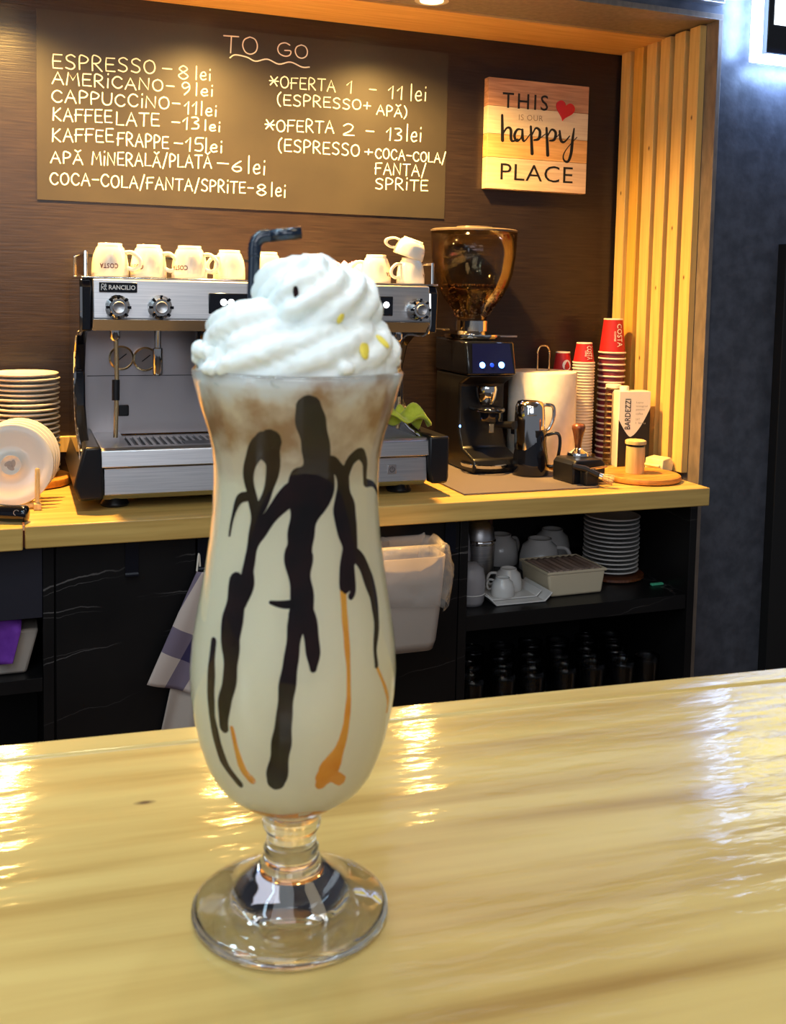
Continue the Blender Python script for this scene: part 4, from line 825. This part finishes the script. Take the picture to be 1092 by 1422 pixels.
# ================================================================== JUGS, PAPER, TAMPER
def jug(name, label, loc, rr, h, mt_, rz, group=None):
    t = thing(name, label, 'jug', loc, rz, group)
    MB().lathe([(0, 0), (rr, 0), (rr*1.04, .004), (rr*1.02, h*.3), (rr*.86, h*.75), (rr*.90, h), (rr*.87, h), (rr*.83, h*.75), (rr*.98, h*.3), (rr*.98, .006), (0, .005)], 32).build('body', mt_, t, smooth=3)
    MB().tube(spline([(rr*.88, 0, h*.88), (rr*1.5, 0, h*.92), (rr*1.62, 0, h*.65), (rr*1.4, 0, h*.25), (rr*1.0, 0, h*.2)], 5), .0045, 8).build('handle', mt_, t, smooth=3)
    MB().prism([(-rr*.80, -.012), (-rr*1.18, 0), (-rr*.80, .012)], h*.86, h*1.02, 'z').build('spout', mt_, t, bevel=.001)
    return t
jug('milk_jug', 'black milk jug beside the grinder with a steel jug inside', (1.322, -.335, .8150), .048, .125, M['black_gloss'], -.6)
t = thing('milk_jug', 'upturned polished steel milk jug stacked in the black jug', 'jug', (1.316, -.335, .936), 0, None)
MB().lathe([(.040, -.05), (.042, 0), (.0415, .040), (.0395, .066), (.034, .079), (.022, .084), (0, .085), (0, .082), (.030, .076), (.037, .060), (.039, 0), (.037, -.05), (.040, -.05)], 36).build('body', M['chrome'], t, smooth=3)
MB().tube(spline([(.036, -.012, .070), (.060, -.018, .066), (.063, -.018, .035), (.052, -.015, .005), (.040, -.012, .0)], 5), .0055, 8).build('handle', M['chrome'], t, smooth=3)

t = thing('kitchen_roll', 'roll of white kitchen paper standing by the steel jug', 'paper roll', (1.436, -.180, .8105))
MB().lathe([(.020, .012), (.096, .012), (.098, .016), (.098, .268), (.095, .273), (.060, .275), (.020, .275), (.020, .012)], 56).build('paper', M['paper'], t, smooth=1)
MB().tube([(.0981*math.cos(a), .0981*math.sin(a), z) for a, z in ((-.9, .014), (-.9, .27))], .0008, 6).build('paper_edge', M['paper'], t)
mb = MB(); mb.lathe([(0, 0), (.075, 0), (.078, .004), (.075, .010), (0, .010)], 40); mb.build('stand_base', M['brass'], t, smooth=1)
mb = MB(); mb.tube(spline([(-.019, 0, .010), (-.019, 0, .30), (-.019, 0, .328), (-.010, 0, .345), (.010, 0, .345), (.019, 0, .328), (.019, 0, .30), (.019, 0, .010)], 5), .0026, 8); mb.build('wire_loop', M['brass'], t, smooth=3)

t = thing('tamping_stand', 'low black tamping stand at the front edge by the wooden tamper', 'tamping stand', (1.415, -.445, .8145), .12)
MB().prism([(-.060, 0), (.045, 0), (.045, .050), (.030, .062), (-.050, .062), (-.060, .050)], -.045, .045, 'y').build('block', M['black'], t, bevel=.004)
MB().prism([(-.040, 0), (.0, .0), (.0, .035), (-.008, .042), (-.032, .042), (-.040, .035)], -.075, -.0455, 'y').build('front_rest', M['black_matte'], t, bevel=.003)
MB().tube([(-.030, -.074, .0435), (.035, -.060, .044)], .003, 8).build('rest_bar', M['brass'], t, smooth=1)
t = thing('coffee_tamper', 'tamper with a dark varnished wooden handle on the tamping stand', 'tamper', (1.412, -.430, .8772))
MB().lathe([(0, 0), (.0285, 0), (.0290, .004), (.0270, .010), (.014, .017), (.009, .022), (0, .022)], 32).build('base', M['chrome'], t, smooth=1)
MB().lathe([(0, .022), (.0088, .022), (.0095, .034), (.0120, .048), (.0150, .062), (.0180, .072), (.0185, .080), (.0150, .086), (0, .088)], 28).build('handle', M['wood_brown'], t, smooth=3)
t = thing('bristle_brush', 'short brush with black handle and blond bristles on the stand edge', 'brush', (1.365, -.500, .8600))
d = Vector((.085, -.048, -.030)); d0 = d.normalized()
MB().tube([(-.01, 0, .004), (.02, -.011, -.002), tuple(d*.62)], [.007, .0085, .0080], 12).build('handle', M['black'], t, smooth=1)
MB().tube([tuple(d*.62), tuple(d*.70)], .0088, 12).build('ferrule', M['chrome'], t, smooth=1)
mb = MB(); rg = random.Random(2)
for i in range(120):
    a = rg.uniform(0, 2*PI); q = rg.uniform(0, 1)**.5; sd = d0.cross(Vector((0, 0, 1))).normalized(); up = sd.cross(d0)
    p0 = d*.69+(sd*math.cos(a)+up*math.sin(a))*q*.0075; p1 = d*.69+d0*rg.uniform(.026, .032)+(sd*math.cos(a)+up*math.sin(a))*q*.0135
    mb.tube([p0, p1], .0009, 4)
o = mb.build('bristles', M['bristle'], t)

# ================================================================== PAPER CUP TOWERS
def paper_cup(mt_body, rr, h, label, group, text=None, heart=False, a_t=-PI/2, visible_h=1.0):
    # upside down: rim at z=0, base up
    t = thing('paper_cup', label, 'paper cup', (0, 0, 0), 0, group)
    rb = rr*.70
    MB().lathe([(rr*.97, .004), (rb+(rr*.97-rb)*.0, h), (rb-.003, h), (rb-.003, h-.006), (0, h-.006)], 30).build('body', mt_body, t, smooth=1)
    MB().lathe([(rr*.97, .0), (rr*1.03, .0008), (rr*1.04, .003), (rr*1.02, .0052), (rr*.96, .0055)], 30).build('rim', M['paper_rim'], t, smooth=3)
    MB().lathe([(rb-.0032, h-.0055), (rb-.0032, h+.0004), (rb+.0006, h+.0004), (rb+.0012, h-.003)], 30).build('base_ring', M['paper_rim'], t, smooth=1)
    if text:
        mb = MB(); sl = (rb-rr*.97)/h
        def fn(u_, v_):
            z = h*.20+(1-u_)*h*.66; a = a_t+.08+(v_-.5)*.020/rr; q = rr*.97+sl*z+.0014; return (q*math.cos(a), q*math.sin(a), z)
        text_in(mb, text, fn, .008, 1.05); mb.build('cup_lettering', M['white_print'], t)
        mb = MB()
        def fn2(u_, v_):
            z = h*.36+(1-u_)*h*.28; a = a_t-.36+(v_-.5)*.006/rr; q = rr*.97+sl*z+.0014; return (q*math.cos(a), q*math.sin(a), z)
        text_in(mb, 'COFFEE', fn2, .01, 1.0); mb.build('small_lettering', M['white_print'], t)
    if heart:
        mb = MB(); sl = (rb-rr*.97)/h; vs = []
        for k in range(24):
            a = 2*PI*k/24; z = h*.42+.016*math.cos(a); aa = a_t+.016*math.sin(a)/rr; q = rr*.97+sl*z+.0012; vs.append((q*math.cos(aa), q*math.sin(aa), z))
        mb.add(vs, [tuple(range(24))]); 
        mb.build('white_disc', M['white_print'], t)
        vs = []
        for k in range(24):
            a = 2*PI*k/24; hx = 16*math.sin(a)**3/17*.009; hz = (13*math.cos(a)-5*math.cos(2*a)-2*math.cos(3*a)-math.cos(4*a))/17*.009
            z = h*.42-hz; aa = a_t+hx/rr; q = rr*.97+sl*z+.0018; vs.append((q*math.cos(aa), q*math.sin(aa), z))
        MB().add(vs, [tuple(range(24))]).build('red_bean_mark', M['red'], t)
    return t
def tower(x, y, z0, rr, h, n, pitch, mt_top, mt_low, txt, heart, lab_top, lab_low, group, jit=.0006):
    rg = random.Random(int(x*1000)); low = paper_cup(mt_low, rr, h, lab_low, group)
    low.location = (x, y, z0)
    low['label'] = 'bottom cup, '+lab_low
    for i in range(1, n-1): dup(low, (x+rg.uniform(-jit, jit), y+rg.uniform(-jit, jit), z0+i*pitch), (0, 0, rg.uniform(0, 6)), ORD[n-2-i]+' rim below the red top cup, '+lab_low)
    tp = paper_cup(mt_top, rr, h, lab_top, group+', top', txt, heart); tp.location = (x, y, z0+(n-1)*pitch)
    return tp
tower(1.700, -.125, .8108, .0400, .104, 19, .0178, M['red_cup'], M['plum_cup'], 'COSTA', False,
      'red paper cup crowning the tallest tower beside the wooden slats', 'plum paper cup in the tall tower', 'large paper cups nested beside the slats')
tower(1.600, -.130, .8108, .0325, .062, 34, .0088, M['red_cup'], M['tan_cup'], 'COSTA', False,
      'small red paper cup topping the middle tower of pale-rimmed cups', 'tan paper cup in the middle tower', 'small paper cups nested behind the kitchen roll')
tower(1.560, -.075, .8108, .0300, .066, 30, .0088, M['red_cup'], M['tan_cup'], None, True,
      'red paper cup with a white round mark at the back of the towers', 'tan paper cup in the hindmost tower', 'small paper cups nested at the back wall')

# ================================================================== MILK CARTON AND NEIGHBOURS
t = thing('milk_carton', 'black and white drink carton with vertical lettering beside the slats', 'carton', (1.683, -.262, .8105), math.radians(-13))
cw, cdp, chh = .047, .031, .222
MB().prism([(-cdp, 0), (cdp, 0), (cdp, chh-.010), (.012, chh), (-cdp, chh)], -cw, cw).build('box', M['carton_white'], t, bevel=.0015)
# printed front: dark field below a pointed pale shield
def shield_z(u): return .062+.085*abs(u)**2.2 if u > -.35 else .062+.085*abs(u+.0)**2.2
fr = []
N_ = 18
for i in range(N_+1):
    u_ = -1+2*i/N_; fr.append((u_*(cw-.0004), .108+.085*abs((u_+.25)/1.25)**1.6 if u_ > -.25 else .108+.05*abs((u_+.25)/.75)**1.3))
fr = [(a, b-.018) for a, b in fr]
MB().add([(-cw+.0004, -cdp-.0004, .001)]+[(a, -cdp-.0004, b) for a, b in fr]+[(cw-.0004, -cdp-.0004, .001)], [tuple(range(N_+3))]).build('dark_print', M['black_print'], t)
MB().add([(cw+.0004, -cdp+.0004, .001), (cw+.0004, cdp-.0004, .001), (cw+.0004, cdp-.0004, .16), (cw+.0004, -cdp+.0004, .16)], [(0, 1, 2, 3)]).build('side_print', M['black_print'], t)
mb = MB(); text_in(mb, 'BARDEZZI', lambda u_, v_: (-.012-v_*.0165, -cdp-.0006, .112+u_*.088), .01, 1.05); mb.build('brand_lettering', M['black_print'], t)
gp = mat('grey_carton_print', (.35, .33, .31), .5)
for i, s_ in enumerate(('Lapte', 'integral', 'pentru', 'cafea', 'UHT', '1 litru')):
    ww = .0042*len(s_); mb = MB(); text_in(mb, s_, lambda u_, v_, i=i, ww=ww: (.004+u_*ww, -cdp-.0006, .186-i*.0105-(.006 if i > 3 else 0)+v_*.0065), .0, 1.0); mb.build('small_lettering', gp, t)
MB().lathe([(0, chh-.002), (.0135, chh-.002), (.0135, chh+.011), (.012, chh+.013), (0, chh+.013)], 24, (-.024, -.006)).build('screw_cap', M['carton_white'], t, smooth=1)
t = thing('storage_jar', 'tall clear jar standing behind the drink carton', 'jar', (1.652, -.215, .8105))
MB().lathe([(0, 0), (.022, 0), (.024, .003), (.024, .205), (.021, .218), (.021, .226), (.019, .226), (.019, .217), (.022, .204), (.022, .004), (0, .003)], 32).build('body', M['clear_plastic'], t, smooth=3)
MB().lathe([(0, .2262), (.0225, .2262), (.0225, .234), (.020, .236), (0, .236)], 28).build('lid', M['carton_white'], t, smooth=1)
t = thing('round_board', 'round orange-brown wooden board under the little wooden pot', 'board', (1.598, -.452, .8105))
MB().lathe([(0, 0), (.098, 0), (.1045, .003), (.106, .009), (.104, .015), (.099, .017), (.096, .0155), (0, .0155)], 64).build('disc', M['cork'], t, smooth=1)
t = thing('toothpick_pot', 'small turned wooden pot with a black band on the round board', 'pot', (1.585, -.440, .8262))
MB().lathe([(0, 0), (.0245, 0), (.0255, .003), (.0250, .072), (.0225, .074), (0, .074)], 32).build('body', M['wood_pale'], t, smooth=1)
MB().lathe([(0, .074), (.0245, .074), (.0250, .0765), (.0245, .0795), (0, .0795)], 32).build('band', M['black'], t, smooth=1)
MB().lathe([(0, .0795), (.0280, .0795), (.0285, .084), (.0280, .0885), (.0240, .0905), (0, .091)], 32).build('lid', M['wood_pale'], t, smooth=1)
t = thing('wrapped_block', 'small pale yellow wrapped block between carton and slats', 'packet', (1.728, -.345, .8105), .35)
MB().prism([(-.026, 0), (.026, 0), (.030, .024), (.016, .040), (-.022, .036)], -.030, .030, 'y').build('wrapper', M['sponge'], t, bevel=.003)
MB().prism([(-.028, .012), (-.040, .018), (-.028, .022)], -.026, .026, 'y').build('folded_flap', M['sponge'], t, bevel=.001)

# ================================================================== LEFT END: PLATES
t = thing('round_board', 'round orange-brown wooden board under the tall plate pile', 'board', (.038, -.135, .8105))
MB().lathe([(0, 0), (.094, 0), (.100, .003), (.102, .011), (.100, .019), (.095, .021), (0, .020)], 64).build('disc', M['cork'], t, smooth=1)
PP = [(0, .0), (.040, 0), (.042, .003), (.060, .0050), (.077, .0098), (.0800, .0115), (.0803, .0138), (.0785, .0150), (.075, .0142), (.058, .0088), (.040, .0055), (0, .005)]
def plate(label, group, mt_=None, sc=1.0):
    o = MB().lathe([(a*sc, b*sc) for a, b in PP], 48).build('plate', mt_ or M['porcelain'], None, smooth=3); return tag(o, label, 'plate', group)
pg = 'white plates piled on the round board'
p0 = plate('bottom white plate of the tall pile, resting on the round board', pg); rg = random.Random(6)
p0.location = (.030, -.135, .8318)
for i in range(1, 21):
    c = p0.copy(); COL.objects.link(c); c.location = (.030+rg.uniform(-.0025, .0025), -.135+rg.uniform(-.0025, .0025), .8318+i*.01205); c.rotation_euler = (rg.uniform(-.008, .008), rg.uniform(-.008, .008), rg.uniform(0, 6))
    c['label'] = 'topmost white plate of the tall pile on the round board' if i == 20 else ORD[20-i]+' white plate from the top of the tall pile on the round board'
# wooden rack with plates on edge
t = thing('plate_rack', 'small pale wooden peg rack holding plates on edge', 'rack', (.0, -.37, .8105))
for x in (.050, -.060):
    rail = B(x-.008, x+.008, -.085, .085, 0, .014).build('rail', M['wood_pale'], t, bevel=.0015)
    for k in range(5):
        pg_ = MB().lathe([(0, .014), (.005, .014), (.005, .088), (.0035, .091), (0, .091)], 12).build('peg', M['wood_pale'], t, smooth=1); pg_.location = (x, -.072+k*.036, 0)
for y in (-.06, .06): B(-.052, .042, y-.005, y+.005, .003, .012).build('cross_bar', M['wood_pale'], t, bevel=.001)
RP = 'white plates standing in the wooden rack'
labs = ['white plate with a round emblem standing foremost in the wooden rack', 'second white plate from the front in the wooden rack', 'third white plate from the front in the wooden rack', 'hindmost white plate standing in the wooden rack']
for k in range(4):
    r_ = thing('rack_plate', labs[k], 'plate', (-.004+.006*k, -.428+k*.034, .8145), 0, RP)
    r_.rotation_euler = (math.radians(90-9), 0, math.radians(4))
    b_ = MB().lathe([(0, 0), (.045, 0), (.048, .003), (.068, .007), (.088, .0125), (.090, .0140), (.088, .0152), (.066, .010), (.044, .006), (.0225, .0056), (.0222, .0068), (.0205, .0068), (.020, .0054), (0, .005)], 56).build('dish', M['porcelain'], r_, smooth=3)
    b_.location = (0, .0925, 0)
    if k == 0:
        mb = MB()
        for a in (.5, 2.6, 4.7):
            pts = [(.006*math.cos(a)+.0085*math.cos(q)*math.cos(a+1)-.005*math.sin(q)*math.sin(a+1), .006*math.sin(a)+.0085*math.cos(q)*math.sin(a+1)+.005*math.sin(q)*math.cos(a+1), .0060) for q in [i*PI/9 for i in range(18)]]
            mb.add(pts, [tuple(range(18))])
        e_ = mb.build('emblem', M['grey_print'], r_); e_.location = (0, .0925, 0)
t = thing('portafilter', 'black rounded tool handle lying at the worktop edge by the plate rack', 'tool handle', (.018, -.560, .8105))
MB().tube(spline([(-.16, .05, .042), (-.10, .030, .033), (-.045, .010, .020), (.0, -.006, .0185), (.012, -.010, .0185)], 5), [.012, .013, .0135, .014, .015, .016, .017, .0175, .018, .018, .018, .018, .018, .018, .018, .018, .0178, .0172, .016, .0135, .009][:21], 18).build('handle', M['black_gloss'], t, smooth=3)
MB().lathe([(0, 0), (.034, 0), (.036, .006), (.036, .030), (.030, .034), (.030, .008), (0, .006)], 28, (-.195, .062)).build('basket', M['chrome'], t, smooth=1)
mb = MB(); q = [(.0055*math.sin(a), .0055*math.cos(a)) for a in [i*2*PI/12 for i in range(13)]]
ribbon(mb, q, lambda a, b, h: (-.012+a, -.0195+.004*0-.0005, .024+b), .0007); mb.build('round_emblem', M['grey_print'], t)

# ================================================================== SHELF CONTENTS
t = thing('round_board', 'dark round board under the saucer pile on the black shelf', 'board', (1.590, -.330, .5135))
MB().lathe([(0, 0), (.090, 0), (.095, .004), (.094, .010), (0, .011)], 48).build('disc', M['wood_brown'], t, smooth=1)
q0 = plate('bottom saucer of the pile, resting on the dark round board', 'saucers piled on the black shelf', M['porcelain_shaded'], .98)
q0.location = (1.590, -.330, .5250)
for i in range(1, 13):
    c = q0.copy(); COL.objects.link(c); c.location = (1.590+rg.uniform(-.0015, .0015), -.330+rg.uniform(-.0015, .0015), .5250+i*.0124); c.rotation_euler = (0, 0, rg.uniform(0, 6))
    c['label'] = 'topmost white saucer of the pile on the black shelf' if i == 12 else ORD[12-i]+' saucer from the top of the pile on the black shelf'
o = wb(B(1.642, 1.680, -.46, -.45, .5135, .519), 'green_tag', M['green_tag'], None, bevel=.001); tag(o, 'tiny green tag lying on the shelf beside the saucer pile', 'tag')
t = thing('food_tub', 'pale food tub with a wrinkled film lid on the black shelf', 'tub', (1.395, -.400, .5135), .02)
MB().prism([(-.078, 0), (.078, 0), (.088, .062), (-.088, .062)], -.075, .075, 'y').build('box', M['cream_tub'], t, bevel=.006, seg=3)
mb = MB(); vs = []; nx, ny = 40, 12
for i in range(nx+1):
    for j in range(ny+1): vs.append((-.080+.160*i/nx, -.066+.132*j/ny, .0645+.0018*math.sin(i*1.3+.3*math.sin(j))))
mb.add(vs, [(i*(ny+1)+j, (i+1)*(ny+1)+j, (i+1)*(ny+1)+j+1, i*(ny+1)+j+1) for i in range(nx) for j in range(ny)]); mb.build('film_lid', M['film'], t, smooth=3, solid=.0015)
mb = MB(); mb.tube([(-.088, -.075, .063), (.088, -.075, .063), (.088, .075, .063), (-.088, .075, .063)], .004, 8, closed=True); mb.build('rim', M['cream_tub'], t, smooth=1)
t = thing('square_dish', 'shallow white square dish stacked with small upturned cups', 'dish', (1.218, -.430, .5135), .0)
MB().prism([(-.070, 0), (.070, 0), (.092, .022), (.089, .024), (.068, .004), (-.068, .004), (-.089, .024), (-.092, .022)], -.075, .075, 'y').build('tray', M['porcelain_shaded'], t, bevel=.002)
o = MB().prism([(-.064, 0), (.064, 0), (.080, .016), (.077, .018), (.062, .004), (-.062, .004), (-.077, .018), (-.080, .016)], -.060, .060, 'y').build('square_dish', M['porcelain_shaded'], None, bevel=.002)
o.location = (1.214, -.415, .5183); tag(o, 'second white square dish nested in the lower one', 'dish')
def small_cup(loc, lab, mt_, sc=1.0, up=False, rz=0.0, grp='white cups on the black shelf'):
    t = thing('small_cup', lab, 'cup', loc, rz, grp); s_ = sc
    pf = [(.030, 0), (.031, .001), (.030, .020), (.026, .036), (.018, .043), (.018, .047), (.016, .047), (.016, .0435), (0, .043), (0, .041), (.024, .034), (.028, .018), (.0285, 0), (.030, 0)]
    if up: pf = [(a, .047-b) for a, b in pf]
    MB().lathe([(a*s_, b*s_) for a, b in pf], 28).build('body', mt_, t, smooth=3)
    h_ = spline([(.029, 0, .012), (.042, 0, .010), (.046, 0, .022), (.040, 0, .034), (.026, 0, .035)], 4)
    if up: h_ = [(a, b, .047-c) for a, b, c in h_]
    MB().tube([(a*s_, b*s_, c*s_) for a, b, c in h_], .0032*s_, 8).build('handle', mt_, t, smooth=3); return t
small_cup((1.192, -.448, .5228), 'small upturned cup at the front of the square dish', M['porcelain_shaded'], 1.0, False, 2.2)
small_cup((1.232, -.400, .5228), 'larger upturned cup at the back of the square dish', M['porcelain_shaded'], 1.2, False, 2.8)
small_cup((1.425, -.215, .5135), 'upturned cup with handle showing behind the food tub', M['porcelain_shaded'], 1.9, False, -.6)
small_cup((1.345, -.120, .5135), 'dim cup at the back of the shelf behind the food tub', M['porcelain_shaded'], 1.8, False, .4)
small_cup((1.53, -.10, .5135), 'dim cup at the back of the shelf beside the saucer pile', M['porcelain_shaded'], 1.8, False, 3.4)
for loc, h_, lab in (((1.092, -.46, .5135), .105, 'cloudy plastic beaker at the shelf front by the marble side panel'), ((1.095, -.36, .5135), .170, 'taller cloudy plastic beaker behind the front one')):
    t = thing('plastic_beaker', lab, 'beaker', loc, 0, 'cloudy beakers on the shelf')
    MB().lathe([(0, 0), (.034, 0), (.038, .010), (.040, h_*.6), (.034, h_-.012), (.018, h_), (0, h_+.002)], 32).build('body', mat('cloudy_plastic', (.42, .40, .42), .25, alpha=.75), t, smooth=3)
    MB().lathe([(.0385, h_*.25), (.0402, h_*.27), (.0385, h_*.29)], 32).build('band', M['porcelain_shaded'], t, smooth=1)
t = thing('steel_shaker', 'ribbed steel shaker standing behind the beakers', 'shaker', (1.190, -.30, .5135))
mb = MB(); mb.lathe([(0, 0), (.036, 0), (.042, .03), (.045, .12), (.040, .155), (.026, .172), (0, .176)], 36); mb.build('body', M['steel'], t, smooth=3)
MB().lathe([(.0455, .112), (.0468, .115), (.0468, .122), (.0450, .125)], 36).build('ring', M['chrome'], t, smooth=1)
o = wb(B(1.20, 1.33, -.10, -.09, .5135, .68), 'serving_tray', M['wood_brown'], None, bevel=.002); tag(o, 'brown flat tray leaning upright at the back of the shelf', 'tray')

# tumblers on the lowest shelf
def tumbler(label):
    t = thing('glass_tumbler', label, 'glass', (0, 0, 0), 0, 'tumblers on the lower shelf')
    MB().lathe([(0, .004), (.026, .004), (.0275, 0), (.030, .002), (.031, .05), (.034, .112), (.0345, .125), (.0325, .125), (.0315, .110), (.029, .05), (.027, .012), (0, .010)], 28).build('body', M['dark_glass'], t, smooth=3)
    MB().tube([(.0335*math.cos(a), .0335*math.sin(a), .1255) for a in [2*PI*i/24 for i in range(24)]], .0012, 6, closed=True).build('rim', M['dark_glass'], t, smooth=3)
    return t
tl = 'clear glass tumbler among the dim rows on the lowest black shelf'
g0 = tumbler(tl); first = True; rg = random.Random(12)
for j, y in enumerate((-.500, -.405, -.31)):
    for i in range(7):
        x = 1.088+i*.088+(j % 2)*.035+rg.uniform(-.006, .006)
        if x > 1.64: continue
        lb = ORD[i]+' clear tumbler from the marble panel in the '+('front', 'middle', 'back')[j]+' row, lowest shelf'
        if first: g0.location = (x, y, .2105); g0['label'] = lb; first = False
        else: dup(g0, (x, y+rg.uniform(-.008, .008), .2105), (0, 0, rg.uniform(0, 6)), lb)

# ================================================================== WASTE BIN WITH BAG
t = thing('waste_bin', 'pale plastic bin with a clear liner hung under the worktop', 'bin', (.80, -.63, .49))
def rrect(x0, x1, y0, y1, r_, n=5):
    out = []
    for cx_, cy_, a0 in ((x1-r_, y1-r_, 0), (x0+r_, y1-r_, PI/2), (x0+r_, y0+r_, PI), (x1-r_, y0+r_, 1.5*PI)):
        for k in range(n+1): a = a0+PI/2*k/n; out.append((cx_+r_*math.cos(a), cy_+r_*math.sin(a)))
    return out
def loft(mb, loops):
    n = len(loops[0]); vs = [q for l in loops for q in l]
    return mb.add(vs, [(i*n+k, i*n+(k+1) % n, (i+1)*n+(k+1) % n, (i+1)*n+k) for i in range(len(loops)-1) for k in range(n)])
L_ = [[(x, y, z) for x, y in rrect(.70+a, .915-a, -.720+a*.4, -.615-a*.4, .022)] for z, a in ((.500, .022), (.52, .016), (.60, .008), (.715, .0))]
mb = MB(); loft(mb, L_); mb.add(L_[0], [tuple(range(len(L_[0])))]); wb(mb, 'tub', M['tub'], t, smooth=3, solid=.003)
mb = MB(); loops = []; rg = random.Random(8)
base = rrect(.694, .921, -.727, -.609, .03, 7); n = len(base); cx_, cy_ = .807, -.668
for li, (z, e) in enumerate(((.600, .004), (.625, .012), (.66, .018), (.69, .016), (.715, .008), (.735, .0), (.742, -.006), (.730, -.016), (.69, -.02), (.64, -.022))):
    loops.append([(cx_+(x-cx_)*(1+e*6)+.0045*math.sin(k*2.1+li*1.3)+rg.uniform(-.0025, .0025), max(-.76, min(-.605, cy_+(y-cy_)*(1+e*8)+.004*math.sin(k*1.7-li))), z+(.010*math.sin(k*.9)+rg.uniform(-.003, .003) if li < 3 else .004*math.sin(k*1.4))) for k, (x, y) in enumerate(base)])
loft(mb, loops); wb(mb, 'bin_liner', M['bag'], t, smooth=3, solid=.0008)
MB().box(-.015, .015, .02, .06, .19, .24).build('hanger', M['black'], t)

# ================================================================== DISH TOWEL
t = thing('dish_towel', 'white tea towel with blue plaid hanging from the cupboard handle', 'towel', (.378, -.575, .69))
def sheet(c, nu, nv, wav, ph, name, mt_, yb):
    vs = []
    for i in range(nu+1):
        for j in range(nv+1):
            u_, v_ = i/nu, j/nv; a, b, cc, d_ = c
            x = (a[0]*(1-u_)+b[0]*u_)*(1-v_)+(d_[0]*(1-u_)+cc[0]*u_)*v_; z = (a[1]*(1-u_)+b[1]*u_)*(1-v_)+(d_[1]*(1-u_)+cc[1]*u_)*v_
            vs.append((x, yb-wav*(.5+.5*math.sin(u_*9+ph+v_*1.5))*(.25+v_), z))
    return wb(MB().add(vs, [(i*(nv+1)+j, (i+1)*(nv+1)+j, (i+1)*(nv+1)+j+1, i*(nv+1)+j+1) for i in range(nu) for j in range(nv)]), name, mt_, t, smooth=3, solid=.002)
sheet([(.378, .682), (.430, .672), (.480, .360), (.268, .448)], 30, 30, .022, 0, 'front_fold', M['plaid'], -.572)
sheet([(.350, .560), (.430, .560), (.395, .300), (.300, .318)], 20, 24, .012, 1, 'back_fold', mat('plain_cotton', (.50, .42, .36), .9), -.563)
wb(MB().tube(spline([(.378, -.573, .682), (.383, -.569, .720), (.386, -.566, .690)], 4), .0022, 6), 'hanging_loop', M['paper_rim'], t, smooth=1)

# ================================================================== LEFT BAY
t = thing('storage_tub', 'milky plastic tub lined with a purple bag in the dark bay', 'tub', (-.09, -.44, .4705))
MB().prism([(-.10, 0), (.115, 0), (.140, .095), (-.12, .095)], -.075, .075, 'y').build('tub', M['tub'], t, bevel=.006)
o = t
t = thing('purple_bag', 'bright purple fabric bag draped out of the milky tub', 'bag', (-.09, -.44, .575))
mb = MB(); vs = []; nu, nv = 26, 18
for i in range(nu+1):
    for j in range(nv+1):
        u_, v_ = i/nu, j/nv; x = -.13+.235*u_; z0_ = .045*math.sin(PI*u_)+.02
        if v_ < .4: y = -.02-.07*(v_/.4); z = z0_-.02*v_
        else: y = -.09-.012*math.sin(u_*14); z = z0_-.02-(v_-.4)/.6*(.20-.20*max(0, u_-.35))
        vs.append((x-.03*max(0, v_-.4)*u_, y-.004*math.sin(u_*22+v_*4), z))
mb.add(vs, [(i*(nv+1)+j, (i+1)*(nv+1)+j, (i+1)*(nv+1)+j+1, i*(nv+1)+j+1) for i in range(nu) for j in range(nv)])
mb.build('bag_cloth', M['purple'], t, smooth=3, solid=.002)
